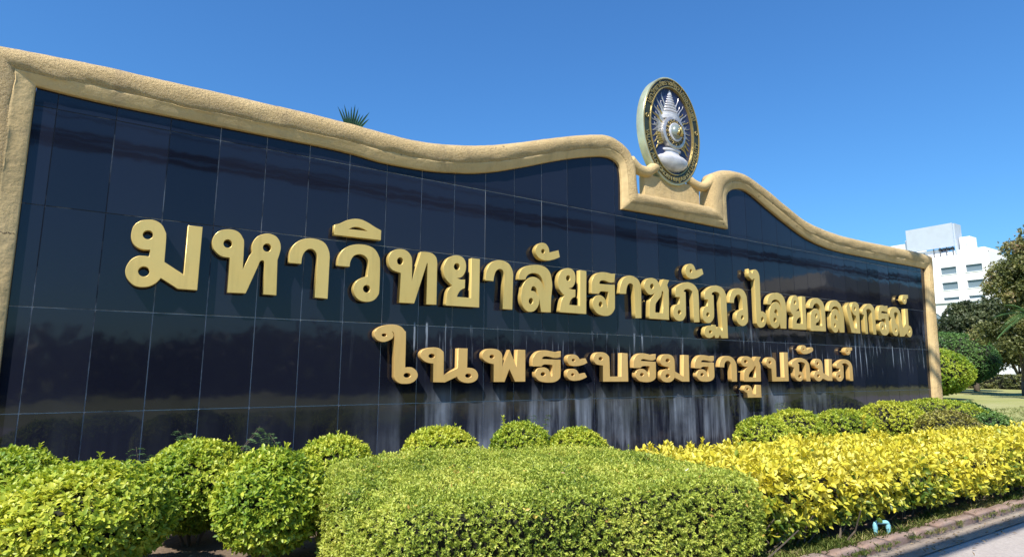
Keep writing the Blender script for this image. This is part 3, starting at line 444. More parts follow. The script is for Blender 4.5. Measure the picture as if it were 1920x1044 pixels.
def leaf_mesh(name, P, D, N, L, W, tint, kind='small'):
    """every leaf is a folded blade of its own: P base, D direction, N upper side, L/W size"""
    tv, tf = tmpl(kind)
    D = D / np.linalg.norm(D, axis=1, keepdims=True)
    S = np.cross(N, D); S /= (np.linalg.norm(S, axis=1, keepdims=True) + 1e-9)
    N = np.cross(D, S)
    n, k, m = len(P), len(tv), len(tf)
    V = (P[:, None, :] + D[:, None, :] * (tv[None, :, 0:1] * L[:, None, None]) + S[:, None, :] * (tv[None, :, 1:2] * W[:, None, None])
         + N[:, None, :] * (tv[None, :, 2:3] * L[:, None, None])).reshape(-1, 3)
    F = (tf[None] + (np.arange(n) * k)[:, None, None]).reshape(-1)
    me = bpy.data.meshes.new(name)
    me.vertices.add(n * k); me.vertices.foreach_set('co', V.astype(np.float32).ravel())
    me.loops.add(n * m * 3); me.loops.foreach_set('vertex_index', F.astype(np.int32))
    me.polygons.add(n * m)
    me.polygons.foreach_set('loop_start', (np.arange(n * m) * 3).astype(np.int32))
    a = me.attributes.new('tint', 'FLOAT', 'FACE')
    a.data.foreach_set('value', np.repeat(tint, m).astype(np.float32))
    me.update()
    me.validate()
    return me

def fbm(P, s, seed=0.0):
    """cheap smooth 3-D noise for many points, 0..1"""
    r = np.random.default_rng(abs(int(seed * 10)) + 3)
    v = np.zeros(len(P)); amp = 1.0; tot = 0
    for o in range(4):
        for _ in range(3):
            k = r.normal(size=3); k /= np.linalg.norm(k)
            v += amp * np.sin(P @ k * s * 2 ** o * 2.2 + r.uniform(0, 6.28))
            tot += amp
        amp *= 0.6
    return np.clip(0.5 + v / tot * 1.1, 0, 1)

def surf_sample(me, n):
    me.calc_loop_triangles()
    t = np.zeros(len(me.loop_triangles) * 3, np.int32); me.loop_triangles.foreach_get('vertices', t); t = t.reshape(-1, 3)
    v = np.zeros(len(me.vertices) * 3, np.float32); me.vertices.foreach_get('co', v); v = v.reshape(-1, 3).astype(float)
    nn = np.zeros(len(me.vertices) * 3, np.float32); me.vertices.foreach_get('normal', nn); nn = nn.reshape(-1, 3).astype(float)
    a, b, c = v[t[:, 0]], v[t[:, 1]], v[t[:, 2]]
    ar = np.linalg.norm(np.cross(b - a, c - a), axis=1)
    i = rng.choice(len(t), n, p=ar / ar.sum())
    u, w = rng.random(n), rng.random(n)
    fl = u + w > 1; u[fl] = 1 - u[fl]; w[fl] = 1 - w[fl]
    P = a[i] + (b[i] - a[i]) * u[:, None] + (c[i] - a[i]) * w[:, None]
    Nn = nn[t[i, 0]] * (1 - u - w)[:, None] + nn[t[i, 1]] * u[:, None] + nn[t[i, 2]] * w[:, None]
    return P, Nn / (np.linalg.norm(Nn, axis=1, keepdims=True) + 1e-9)

def rosettes(P, N, k, L, W, upb=0.5, wild=0.35, depth=0.03, spread=(30, 80), out=0.0):
    """k leaves round each shoot tip; returns leaf arrays"""
    n = len(P)
    A = N * 0.7 + np.array([0, 0, 1.0]) * upb + rng.normal(size=(n, 3)) * wild
    A /= np.linalg.norm(A, axis=1, keepdims=True)
    P = P + N * (out - rng.random(n)[:, None] ** 1.5 * depth)
    ref = np.where(np.abs(A[:, 2:3]) < 0.9, np.array([[0, 0, 1.0]]), np.array([[1.0, 0, 0]]))
    U = np.cross(A, ref); U /= np.linalg.norm(U, axis=1, keepdims=True)
    V = np.cross(A, U)
    ph0 = rng.random(n) * 6.28
    PP, DD, NN, ID = [], [], [], []
    for j in range(k):
        ph = ph0 + j * 2.4 + rng.normal(size=n) * 0.25
        al = np.radians(rng.uniform(spread[0], spread[1], n)) * (1 - 0.25 * j / k)
        R = U * np.cos(ph)[:, None] + V * np.sin(ph)[:, None]
        DD.append(A * np.cos(al)[:, None] + R * np.sin(al)[:, None])
        NN.append(A * np.sin(al)[:, None] - R * np.cos(al)[:, None] + rng.normal(size=(n, 3)) * 0.15)
        PP.append(P + A * (j * 0.22 - 0.5) * L * 0.6)
        ID.append(np.arange(n))
    P, D, N2 = np.concatenate(PP), np.concatenate(DD), np.concatenate(NN)
    s = rng.uniform(0.65, 1.2, len(P))
    return P, D, N2, L * s, W * s * rng.uniform(0.8, 1.15, len(P)), np.concatenate(ID)

def lumpy_dome(c, r, h, zb, lump=0.06, flat=0.0):
    """closed round clipped bush: mesh of its clipped surface"""
    bm = bmesh.new()
    bmesh.ops.create_icosphere(bm, subdivisions=4, radius=1)
    sd = Vector((c[0] * 3.1, c[1] * 2.7, 1.3))
    zc = zb + (h - zb) * 0.5
    for v in bm.verts:
        d = v.co.normalized()
        k = 1 + lump * (noise.noise(d * 1.6 + sd) * 1.2 + 0.6 * noise.noise(d * 4 + sd))
        z = d.z
        v.co = Vector((c[0] + d.x * r * k, c[1] + d.y * r * k, zc + z * (h - zb) * 0.5 * k))
    return bm_mesh('core', bm)

def shrink(me, d):
    nn = [v.normal.copy() for v in me.vertices]
    for v, n_ in zip(me.vertices, nn): v.co -= n_ * d
    me.update()

def single_leaves(root, name, mat, arrs, kind, n_single, Lm, Wm):
    """the leaves nearest to the camera as leaf objects of their own (sharing four meshes); returns the mask of the rest"""
    P, D, N, L, W, T = arrs
    eye = np.array(CAM)
    d = np.linalg.norm(P - eye, axis=1) - T * 0.6
    vis = P @ np.array(fw) - eye @ np.array(fw) > 0
    q = np.stack([(P - eye) @ np.array(r2), (P - eye) @ np.array(u2)], 1) / ((P - eye) @ np.array(fw))[:, None]
    vis &= (np.abs(q[:, 0]) < 0.83) & (q[:, 1] > -0.45)
    d[~vis] = 1e9
    idx = np.argsort(d)[:n_single * 3]
    idx = rng.choice(idx, n_single, replace=False)
    meshes = []
    for tint in (0.25, 0.5, 0.7, 0.9):
        z = np.zeros((1, 3))
        me = leaf_mesh('leaf', z, np.array([[1.0, 0, 0]]), np.array([[0, 0, 1.0]]), np.array([Lm]), np.array([Wm]), np.array([tint]), kind)
        me.materials.append(mat)
        meshes.append(me)
    for i in idx:
        dv = Vector(D[i]).normalized(); s = Vector(N[i]).cross(dv).normalized(); n_ = dv.cross(s)
        mt = Matrix((dv, s, n_)).transposed().to_4x4()
        k = float(L[i] / Lm)
        o = bpy.data.objects.new(name, meshes[int(min(3, max(0, round((T[i] - 0.25) / 0.22))))])
        C.objects.link(o)
        o.parent = root
        mt = mt @ Matrix.Scale(k, 4)
        mt.translation = Vector(P[i])
        o.matrix_world = Matrix.Identity(4)
        o.matrix_parent_inverse = Matrix.Translation(-root.location)
        o.matrix_basis = mt
    keep = np.ones(len(P), bool); keep[idx] = False
    return keep

def bush(name, label, cat, c, r, h, group, mat, leafL, leafW, nshoot, k=6, zb=0.12, tint=(0.0, 1.0), kind='small', lump=0.06,
         seed=1.0, sprigs=0, singles=0, patch=1.2, core_in=0.09, stem=True):
    root = empty(name, (c[0], c[1], 0), label, cat, group)
    if r < 1.2: r, h = r - 0.045, h - 0.03
    me = lumpy_dome(c, r, h, zb, lump)
    P, N = surf_sample(me, nshoot)
    P2, D, NN, L, W, ID = rosettes(P, N, k, leafL, leafW, depth=leafL * 1.6, out=leafL * 0.1)
    pn = fbm(P, patch / r, seed)
    # young growth on the upper outside is the yellower one, like on the real plant
    hz = np.clip((P[:, 2] - zb) / (h - zb), 0, 1)
    t = tint[0] + (tint[1] - tint[0]) * np.clip(0.15 + 0.55 * pn + 0.30 * hz, 0, 1)
    T = np.clip(t[ID] + rng.normal(size=len(ID)) * 0.14, 0, 1)
    if sprigs:
        i = rng.choice(np.where(hz > 0.75)[0], sprigs)
        Ps = P[i] + np.array([0, 0, 1.0]) * rng.uniform(0.02, 0.07, (sprigs, 1))
        a, b, c_, d, e, f = rosettes(Ps, N[i] * 0.3 + np.array([0, 0, 0.9]), 5, leafL * 0.9, leafW * 0.85, spread=(15, 50), depth=0)
        P2 = np.concatenate([P2, a]); D = np.concatenate([D, b]); NN = np.concatenate([NN, c_]); L = np.concatenate([L, d]); W = np.concatenate([W, e])
        T = np.concatenate([T, np.clip(rng.normal(0.8, 0.1, len(a)), 0, 1)])
    arrs = (P2, D, NN, L, W, T)
    if singles:
        keep = single_leaves(root, 'leaf', mat, arrs, kind, singles, leafL, leafW)
        arrs = tuple(q[keep] for q in arrs)
    obj('foliage', leaf_mesh('foliage', *arrs, kind), mat, root, kind='stuff')
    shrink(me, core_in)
    obj('twig_shade_core', me, CORE, root, smooth=True)  # solid dark core added inside the leaves to block light
    if stem:
        bm = bmesh.new()
        for j in range(5):
            a = j * 1.26 + seed
            add_tube(bm, [(c[0] + 0.05 * math.cos(a), c[1] + 0.05 * math.sin(a), -0.05), (c[0] + r * 0.45 * math.cos(a), c[1] + r * 0.45 * math.sin(a), zb + 0.25)], [0.014, 0.008], 6)
        obj('stem', bm_mesh('stem', bm), BARK, root)
    return root

# ------------------------------------------------------------------ ground, bed, road, kerb
def sheet(name, pts, z, mat, cuts=0, amp=0.0):
    bm = bmesh.new()
    f = bm.faces.new([bm.verts.new((x, y, z)) for x, y in pts])
    if cuts:
        bmesh.ops.subdivide_edges(bm, edges=bm.edges, cuts=cuts, use_grid_fill=True)
        for v in bm.verts:
            v.co.z += amp * noise.noise(v.co * 1.7) + amp * 0.4 * noise.noise(v.co * 7)
    if bm.faces[:][0].normal.z < 0: bmesh.ops.reverse_faces(bm, faces=bm.faces)
    o = obj(name, bm_mesh(name, bm), mat)
    o['kind'] = 'structure'
    return o

LAWN = m_ground('lawn_ground', [(0.25, (0.24, 0.27, 0.065)), (0.5, (0.33, 0.33, 0.10)), (0.75, (0.42, 0.38, 0.18))], 0.35, 14, 0.03)
SOIL = m_ground('bed_soil', [(0.3, (0.10, 0.068, 0.045)), (0.55, (0.19, 0.135, 0.09)), (0.75, (0.30, 0.235, 0.165))], 2.2, 34, 0.03)
GUTTER = m_ground('gutter_dust', [(0.3, (0.24, 0.19, 0.15)), (0.6, (0.36, 0.30, 0.24)), (0.8, (0.40, 0.35, 0.27))], 2.4, 42, 0.015)
ROAD = m_ground('concrete_road', [(0.3, (0.36, 0.31, 0.27)), (0.55, (0.42, 0.37, 0.33)), (0.75, (0.47, 0.42, 0.37))], 1.1, 46, 0.006, 0.9)
KERB = m_ground('kerb_brick', [(0.3, (0.30, 0.19, 0.145)), (0.55, (0.38, 0.27, 0.21)), (0.75, (0.44, 0.36, 0.28))], 4.0, 50, 0.012)
FARPATH = simple('path_concrete', (0.50, 0.46, 0.42), 0.9, var=0.1)

sheet('ground', [(-700, -700), (900, -700), (900, 900), (-700, 900)], -0.16, LAWN)
def patch_sheet(name, x0, x1, y0, y1, z, mat, nx, ny, amp):
    bm = bmesh.new()
    g = [[bm.verts.new((x0 + (x1 - x0) * i / nx, y0 + (y1 - y0) * j / ny, z + amp * (noise.noise(Vector((x0 + (x1 - x0) * i / nx, y0 + (y1 - y0) * j / ny, 0)) * 1.9) + 0.5 * noise.noise(Vector((i * .8, j * .8, 3)))))) for j in range(ny + 1)] for i in range(nx + 1)]
    for i in range(nx):
        for j in range(ny):
            bm.faces.new((g[i][j], g[i + 1][j], g[i + 1][j + 1], g[i][j + 1]))
    o = obj(name, bm_mesh(name, bm), mat, smooth=True)
    o['kind'] = 'structure'
    return o
patch_sheet('lawn', 12.6, 240, -5.2, 90, -0.01, LAWN, 60, 30, 0.0)
patch_sheet('planting_bed', -16, 12.6, -5.38, 3.0, -0.012, SOIL, 190, 60, 0.022)
patch_sheet('road', -60, 140, -15.0, -5.78, -0.075, ROAD, 60, 10, 0.0)
patch_sheet('gutter_strip', -16, 60, -5.80, -5.50, -0.062, GUTTER, 400, 6, 0.012)
kerb = empty('kerb', (0, -5.45, 0), 'low worn reddish brick kerb between road and planting bed', 'kerb')
del kerb['category'], kerb['label']
kerb['kind'] = 'structure'
kms = []
for i in range(5):
    bm = bmesh.new()
    L = 0.245
    add_box(bm, (-L, -0.075, -0.12), (L, 0.075, 0.0), 0)
    bmesh.ops.subdivide_edges(bm, edges=bm.edges, cuts=3, use_grid_fill=True)
    for v in bm.verts:
        e = Vector((abs(v.co.x) / L, abs(v.co.y) / .075, 0))
        v.co += Vector((noise.noise(v.co * 9 + Vector((i * 5, 0, 0))), noise.noise(v.co * 9 + Vector((0, i * 5, 0))), noise.noise(v.co * 8 + Vector((0, 0, i * 5))))) * 0.012
        if v.co.z > -0.02 and (e.x > .95 or e.y > .95): v.co.z -= 0.013 + 0.012 * random.random()
    me = bm_mesh('kerb_brick', bm)
    me.materials.append(KERB)
    me.polygons.foreach_set('use_smooth', [True] * len(me.polygons))
    kms.append(me)
x = -15.5
i = 0
while x < 42:
    o = bpy.data.objects.new('kerb_brick', kms[(i * 3) % 5])
    C.objects.link(o)
    o.parent = kerb
    o.location = (x, random.uniform(-0.012, 0.012), 0.028 + random.uniform(-0.012, 0.008))
    o.rotation_euler = (random.uniform(-.03, .03), random.uniform(-.02, .02), random.uniform(-.02, .02))
    x += 0.502
    i += 1
sheet('garden_path', [(17.5, -1.8), (120, 7.5), (120, 10), (17.5, -1.2)], 0.004, FARPATH)

# ------------------------------------------------------------------ the sign wall
def parse_frame(s):
    out = []
    for tk in s.split():
        c = tk[0] == 'c'
        out.append((c, np.array([float(q) for q in tk.lstrip('c').split(',')])))
    return out
nodes = parse_frame(FRAME)

def catmull(p0, p1, p2, p3, t):
    return 0.5 * ((2 * p1) + (-p0 + p2) * t + (2 * p0 - 5 * p1 + 4 * p2 - p3) * t * t + (-p0 + 3 * p1 - 3 * p2 + p3) * t ** 3)

path = []                       # dense list of (inner x, inner z, outer x, outer z)
for i in range(len(nodes) - 1):
    p1, p2 = nodes[i][1], nodes[i + 1][1]
    p0 = nodes[i - 1][1] if i > 0 and not nodes[i][0] else p1
    p3 = nodes[i + 2][1] if i + 2 < len(nodes) and not nodes[i + 1][0] else p2
    n_ = max(2, int(np.hypot(*(p2 - p1)[:2]) / 0.07), int(np.hypot(*(p2 - p1)[2:]) / 0.07))
    for k in range(n_):
        path.append(catmull(p0, p1, p2, p3, k / n_))
path.append(nodes[-1][1])
path = np.array(path)

sign = empty('sign_wall', (0, 0, 0), 'long black tiled sign wall with curving gold frame and raised gold Thai lettering', 'sign')
prof = [(0.03, -0.20), (0.0, -0.17), (0.0, -0.02), (0.012, 0.03), (0.04, 0.072), (0.09, 0.110), (0.16, 0.142), (0.24, 0.160), (0.33, 0.168), (0.42, 0.163), (0.51, 0.153),
        (0.59, 0.139), (0.65, 0.126), (0.672, 0.117), (0.69, 0.120), (0.72, 0.114), (0.80, 0.099), (0.90, 0.079), (0.985, 0.062), (1.0, 0.055), (1.0, 0.05), (1.0, -0.012)]
verts, faces, stu = [], [], []
acc = 0
for i, p in enumerate(path):
    if i: acc += float(np.hypot(*(path[i] - path[i - 1])[2:]))
    I_, O_ = Vector((p[0], 0, p[1])), Vector((p[2], 0, p[3]))
    cr = 0.05 * noise.noise(Vector((acc * 1.6, 3.3, 0))) + 0.03 * noise.noise(Vector((acc * 7, 1.3, 0)))
    for j, (u, v) in enumerate(prof):
        uu = u + (cr if 11 <= j <= 14 else 0)
        q = O_ + (I_ - O_) * uu
        q.y = -v
        if v > 0.0 and j < 14:
            d = 0.011 * noise.noise(Vector((q.x * 2.3, u * 3, q.z * 2.3))) + 0.006 * noise.noise(Vector((q.x * 8, u * 9, q.z * 8)))
            q.y += d
        if j in (2, 3, 4): q.z += 0.006 * noise.noise(Vector((acc * 4, 9, 0))) + 0.004 * noise.noise(Vector((acc * 13, 5, 0)))
        verts.append(q)
        stu.append(1.0 if j <= 13 else 0.08)
m_ = len(prof)
for i in range(len(path) - 1):
    for j in range(m_ - 1):
        faces.append((i * m_ + j, i * m_ + j + 1, (i + 1) * m_ + j + 1, (i + 1) * m_ + j))
me = mesh_py('moulding', verts, faces)
a = me.attributes.new('stucco', 'FLOAT', 'POINT')
a.data.foreach_set('value', stu)
bm = bmesh.new(); bm.from_mesh(me); bmesh.ops.recalc_face_normals(bm, faces=bm.faces); bm.to_mesh(me); bm.free()
moulding = obj('moulding', me, STUCCO, sign, smooth=True)
me.set_sharp_from_angle(angle=math.radians(50)) if hasattr(me, 'set_sharp_from_angle') else None

# tiles, 0.6 x 1.2 m, cut to the curve under the frame
tx, tz = [], []
last = -99
for p in path[1:]:
    if p[0] > last + 1e-4 and p[1] > 4.5:
        tx.append(p[0]); tz.append(p[1]); last = p[0]
tx, tz = np.array(tx), np.array(tz)
def zc(x_):
    return float(np.interp(x_, tx, tz)) + 0.10
# wall body behind the tiles
bm = bmesh.new()
cols = []
for x_ in sorted(list(np.linspace(-10.75, 12.05, 150)) + [-0.86, -0.84, 1.86, 1.88]):
    zt = float(np.interp(x_, tx, tz)) + 0.20
    if -0.85 < x_ < 1.87: zt = 5.15
    cols.append([bm.verts.new((x_, y_, z_)) for y_, z_ in ((0.009, -0.1), (0.009, zt), (0.17, zt), (0.17, -0.1))])
for a_, b_ in zip(cols, cols[1:]):
    for k in range(4): bm.faces.new((a_[k], a_[(k + 1) % 4], b_[(k + 1) % 4], b_[k]))
bm.faces.new(cols[0]); bm.faces.new(cols[-1][::-1])
bmesh.ops.recalc_face_normals(bm, faces=bm.faces)
obj('wall_body', bm_mesh('wall_body', bm), GROUT, sign)
GAP = 0.0055
W0, H0 = 0.6, 1.2
Z0 = 1.1518
bm = bmesh.new()
add_box(bm, (GAP, 0.0, GAP), (W0 - GAP, 0.022, H0 - GAP), 0)
bmesh.ops.recalc_face_normals(bm, faces=bm.faces)
full = bm_mesh('tile', bm); full.materials.append(TILE)
for k in range(0, 39):
    x0 = (k - 18) * W0
    xa, xb = max(x0 + GAP, -10.47), min(x0 + W0 - GAP, 11.93)
    if xb - xa < 0.03: continue
    for r_ in range(-1, 5):
        z0 = Z0 + r_ * H0
        xs = np.linspace(xa, xb, 9)
        top = [min(z0 + H0 - GAP, zc(q)) for q in xs]
        if max(top) < z0 + 0.04: continue
        whole = min(top) > z0 + H0 - GAP - 1e-5 and xb - xa > W0 - 2 * GAP - 1e-4
        rx, rz = random.gauss(0, 0.0011), random.gauss(0, 0.0011)
        if whole:
            o = bpy.data.objects.new('tile', full)
        else:
            top = [max(q, z0 + GAP + 0.002) for q in top]
            bm = bmesh.new()
            pl = [(xa - x0, GAP), (xb - x0, GAP)] + [(q - x0, tq - z0) for q, tq in zip(xs[::-1], top[::-1])]
            a_ = [bm.verts.new((q, 0, w)) for q, w in pl]
            b_ = [bm.verts.new((q, 0.022, w)) for q, w in pl]
            f1 = bm.faces.new(a_); bm.faces.new(b_[::-1])
            for i in range(len(a_)):
                j = (i + 1) % len(a_)
                bm.faces.new((a_[i], b_[i], b_[j], a_[j]))
            bmesh.ops.recalc_face_normals(bm, faces=bm.faces)
            me = bm_mesh('tile', bm); me.materials.append(TILE)
            o = bpy.data.objects.new('tile', me)
        C.objects.link(o)
        o.parent = sign
        o.location = (x0, random.uniform(-0.0008, 0.0008), z0)
        o.rotation_euler = (rx, 0, rz)

# raised letters: outlines in millimetres on the wall, 11 cm deep boxes held off on pins
def smooth_loop(tok):
    pts = []
    for tk in tok.split():
        c = tk[0] == 'c'
        a_, b_ = tk.lstrip('c').split(',')
        pts.append((c, np.array([float(a_), float(b_)]) / 1000))
    n_ = len(pts)
    out = []
    for i in range(n_):
        c1, p1 = pts[i]; c2, p2 = pts[(i + 1) % n_]
        if c1 and c2:
            out.append(p1); continue
        p0 = p1 - (p2 - p1) * 0.3 if c1 else pts[i - 1][1]
        p3 = p2 + (p2 - p1) * 0.3 if c2 else pts[(i + 2) % n_][1]
        for k in range(4):
            out.append(catmull(p0, p1, p2, p3, k / 4))
    return out
YF, TH = -0.15, 0.105
for li, line in enumerate(LETTERS.strip().split('\n')):
    nm = {'l': 'letter', 'v': 'vowel_mark', 's': 'silencer_mark'}[line[0]]
    cu = bpy.data.curves.new(nm, 'CURVE')
    cu.dimensions = '2D'; cu.fill_mode = 'BOTH'
    loops = [smooth_loop(tok) for tok in line[2:].split('|')]
    ctr = np.mean(np.array(loops[0]), axis=0)
    for L in loops:
        sp = cu.splines.new('POLY')
        sp.points.add(len(L) - 1)
        for q, p in zip(sp.points, L): q.co = (p[0] - ctr[0], p[1] - ctr[1], 0, 1)
        sp.use_cyclic_u = True
    cu.extrude = TH / 2 - 0.004
    cu.bevel_depth = 0.004
    cu.bevel_resolution = 1
    cu.offset = -0.004
    tmp = bpy.data.objects.new(nm, cu)
    C.objects.link(tmp)
    bpy.context.view_layer.update()
    me = bpy.data.meshes.new_from_object(tmp.evaluated_get(bpy.context.evaluated_depsgraph_get()))
    bpy.data.objects.remove(tmp)
    me.name = nm
    me.transform(Matrix.Rotation(math.radians(90), 4, 'X'))
    me.materials.clear(); me.materials.append(GOLD if li < 28 else GOLD2)
    o = bpy.data.objects.new(nm, me)
    C.objects.link(o); o.parent = sign
    dz = random.uniform(-0.004, 0.004)
    o.location = (ctr[0], YF + TH / 2 + dz, ctr[1])
    # mounting pins
    bm = bmesh.new()
    L0 = loops[0]
    hole = loops[1] if len(loops) > 1 else None
    anchors = []
    if hole is not None:
        h = np.mean(np.array(hole), axis=0); rr = np.max(np.linalg.norm(np.array(hole) - h, axis=1)) + 0.05
        anchors = [(h[0] + rr, h[1]), (h[0] - rr, h[1])]
    for ax, az in anchors:
        add_tube(bm, [(ax, YF + TH - 0.01, az), (ax, 0.0, az)], 0.012, 8)
    if anchors: obj('pin', bm_mesh('pin', bm), GOLD, sign)
    else: bm.free()

# little cradle on the wall: brackets and plinth that carry the emblem
def stucco_obj(name, bm, smooth=True):
    bmesh.ops.recalc_face_normals(bm, faces=bm.faces)
    me = bm_mesh(name, bm)
    a = me.attributes.new('stucco', 'FLOAT', 'POINT')
    a.data.foreach_set('value', [0.45] * len(me.vertices))
    return obj(name, me, STUCCO, sign, smooth=smooth)
bm = bmesh.new()
add_box(bm, (-0.33, 0.01, 5.10), (1.39, 0.17, 5.79), 0.015)
stucco_obj('plinth', bm, False)
bm = bmesh.new()
add_box(bm, (0.12, 0.02, 5.72), (0.94, 0.145, 6.05), 0.03)
stucco_obj('plinth', bm, False)
def spline_pts(P, n_=5):
    P = [np.array(p, float) for p in P]; out = []
    for i in range(len(P) - 1):
        p0 = P[i - 1] if i else P[0]; p3 = P[i + 2] if i + 2 < len(P) else P[-1]
        for k in range(n_): out.append(catmull(p0, P[i], P[i + 1], p3, k / n_))
    return out + [P[-1]]
bm = bmesh.new()
q = spline_pts([(-0.76, 0.0, 5.98), (-0.52, 0.0, 5.84), (-0.26, 0.0, 5.83), (-0.08, 0.01, 5.94), (0.06, 0.03, 5.98)])
add_tube(bm, q, list(np.interp(np.linspace(0, 1, len(q)), [0, .3, .8, 1], [.13, .115, .115, .085])), 14)
stucco_obj('bracket', bm)
bm = bmesh.new()
q = spline_pts([(0.92, 0.06, 6.03), (1.06, 0.04, 5.93), (1.22, 0.02, 5.83), (1.42, 0.0, 5.79), (1.62, 0.0, 5.87), (1.84, 0.0, 6.05)])
add_tube(bm, q, list(np.interp(np.linspace(0, 1, len(q)), [0, .3, .8, 1], [.07, .10, .11, .14])), 14)
stucco_obj('bracket', bm)

# ------------------------------------------------------------------ the oval emblem
EX, EZ, EY = 0.518, 6.907, -0.05
RX, RZ = 0.907, 1.241
RIMW = simple('chrome_rim_reflection_olive', (0.40, 0.43, 0.30), 0.25, metal=0.3, var=0.3, scale=2.2)  # olive base colour paints in the greenish reflection on the chrome
RINGG = simple('dark_olive_band', (0.028, 0.032, 0.014), 0.3, var=0.3, scale=5)
EGOLD = simple('bright_gold', (0.44, 0.33, 0.12), 0.28, metal=0.6, var=0.2, scale=8)
EBLUE = simple('emblem_blue', (0.020, 0.028, 0.075), 0.4, var=0.4, scale=4)
EWHITE = simple('emblem_white', (0.56, 0.555, 0.57), 0.35, metal=0.15, var=0.25, scale=5)
ESILVER = simple('emblem_silver', (0.50, 0.48, 0.46), 0.3, metal=0.6, var=0.25, scale=9)
emb = empty('emblem', (EX, EY, EZ - RZ), 'oval blue and gold university crest with white crown standing on the wall notch', 'emblem')
def ell(a, rx=RX, rz=RZ): return (EX + rx * math.cos(a), EZ + rz * math.sin(a))
def annulus(name, profile, mat, seg=128, smooth=True):
    """profile: list of (scale of the oval, y); swept round it"""
    v, f = [], []
    for i in range(seg):
        a = 2 * math.pi * i / seg
        for (d, y) in profile:      # d: metres inwards from the outer oval
            v.append((EX + (RX - d) * math.cos(a), y, EZ + (RZ - d) * math.sin(a)))
    m = len(profile)
    for i in range(seg):
        j = (i + 1) % seg
        for k in range(m - 1): f.append((i * m + k, i * m + k + 1, j * m + k + 1, j * m + k))
    me = mesh_py(name, v, f)
    bm = bmesh.new(); bm.from_mesh(me); bmesh.ops.recalc_face_normals(bm, faces=bm.faces); bm.to_mesh(me); bm.free()
    o = obj(name, me, mat, emb, smooth=smooth)
    if smooth: me.set_sharp_from_angle(angle=math.radians(40))
    return o
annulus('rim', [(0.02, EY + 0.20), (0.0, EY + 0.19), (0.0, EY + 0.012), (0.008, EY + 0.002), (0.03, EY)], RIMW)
annulus('band', [(0.03, EY + 0.001), (0.03, EY + 0.012), (0.225, EY + 0.012)], RINGG)
annulus('outer_bead', [(0.028, EY + 0.014), (0.033, EY - 0.008), (0.043, EY - 0.008), (0.048, EY + 0.014)], EGOLD)
annulus('inner_bead', [(0.212, EY + 0.014), (0.218, EY - 0.014), (0.238, EY - 0.014), (0.246, EY + 0.045)], EGOLD)
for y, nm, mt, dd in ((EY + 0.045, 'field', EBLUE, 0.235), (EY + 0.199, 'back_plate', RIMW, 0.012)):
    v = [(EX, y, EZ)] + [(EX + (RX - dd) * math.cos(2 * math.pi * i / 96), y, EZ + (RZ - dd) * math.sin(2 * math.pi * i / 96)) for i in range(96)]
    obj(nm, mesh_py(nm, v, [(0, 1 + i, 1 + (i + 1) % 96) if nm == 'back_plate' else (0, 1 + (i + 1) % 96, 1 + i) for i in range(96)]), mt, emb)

def text_mesh(ch, size, ext):
    cu = bpy.data.curves.new('t', 'FONT')
    cu.body = ch; cu.size = size; cu.extrude = ext; cu.align_x = 'CENTER'; cu.resolution_u = 3
    cu.offset = size * 0.012
    ob = bpy.data.objects.new('t', cu)
    C.objects.link(ob)
    bpy.context.view_layer.update()
    me = bpy.data.meshes.new_from_object(ob.evaluated_get(bpy.context.evaluated_depsgraph_get()))
    bpy.data.objects.remove(ob)
    return me
def arc_text(units, a0, a1, size, name, inward, d):
    """units set at even arc length on the oval between angles a0 and a1"""
    rx, rz = RX - d, RZ - d
    A = np.linspace(a0, a1, 400)
    px, pz = rx * np.cos(A), rz * np.sin(A)
    s = np.concatenate([[0], np.cumsum(np.hypot(np.diff(px), np.diff(pz)))])
    wts = np.array([w for _, w in units], float)
    pos = (np.cumsum(wts) - wts / 2) / wts.sum() * s[-1]
    bm = bmesh.new()
    for (ch, w), sp in zip(units, pos):
        if ch == ' ': continue
        a = float(np.interp(sp, s, A))
        n_ = Vector((math.cos(a) / rx, math.sin(a) / rz)).normalized()   # outward
        upv = n_ if not inward else -n_
        rot = math.atan2(upv.y, upv.x) - math.pi / 2
        me = text_mesh(ch, size, 0.010)
        me.transform(Matrix.Translation((0, -size * 0.34, 0)))
        me.transform(Matrix.Rotation(rot, 4, 'Z'))
        me.transform(Matrix.Translation((rx * math.cos(a), rz * math.sin(a), 0)))
        bm.from_mesh(me)
        bpy.data.meshes.remove(me)
    me = bm_mesh(name, bm)
    me.transform(Matrix.Translation((EX, EY + 0.004, EZ)) @ Matrix.Rotation(math.radians(90), 4, 'X'))
    return obj(name, me, EGOLD, emb)
thai = ["ม", "ห", "า", "วิ", "ท", "ย", "า", "ลั", "ย", "ร", "า", "ช", "ภั", "ฏ", "ว", "ไ", "ล", "ย", "อ", "ล", "ง", "ก", "ร", "ณ์"]
arc_text([(c_, 1.0) for c_ in thai], math.radians(154), math.radians(22), 0.155, 'thai_inscription', False, 0.128)
eng = "VALAYA ALONGKORN RAJABHAT UNIVERSITY"
arc_text([(c_, {' ': 0.6, 'I': 0.45, 'W': 1.2, 'N': 1.05, 'O': 1.1, 'G': 1.1}.get(c_, 0.92)) for c_ in eng], math.radians(187), math.radians(353), 0.135, 'english_inscription', True, 0.128)
for a in (170.5, 5.5):
    a = math.radians(a)
    bm = bmesh.new()
    cx, cz = EX + (RX - 0.128) * math.cos(a), EZ + (RZ - 0.128) * math.sin(a)
    rg = [(cx + 0.035 * math.cos(t), EY - 0.004, cz + 0.045 * math.sin(t)) for t in np.linspace(0, 2 * math.pi, 17)]
    add_tube(bm, rg, 0.010, 6, False)
    obj('ring_ornament', bm_mesh('ring_ornament', bm), EGOLD, emb, smooth=True)

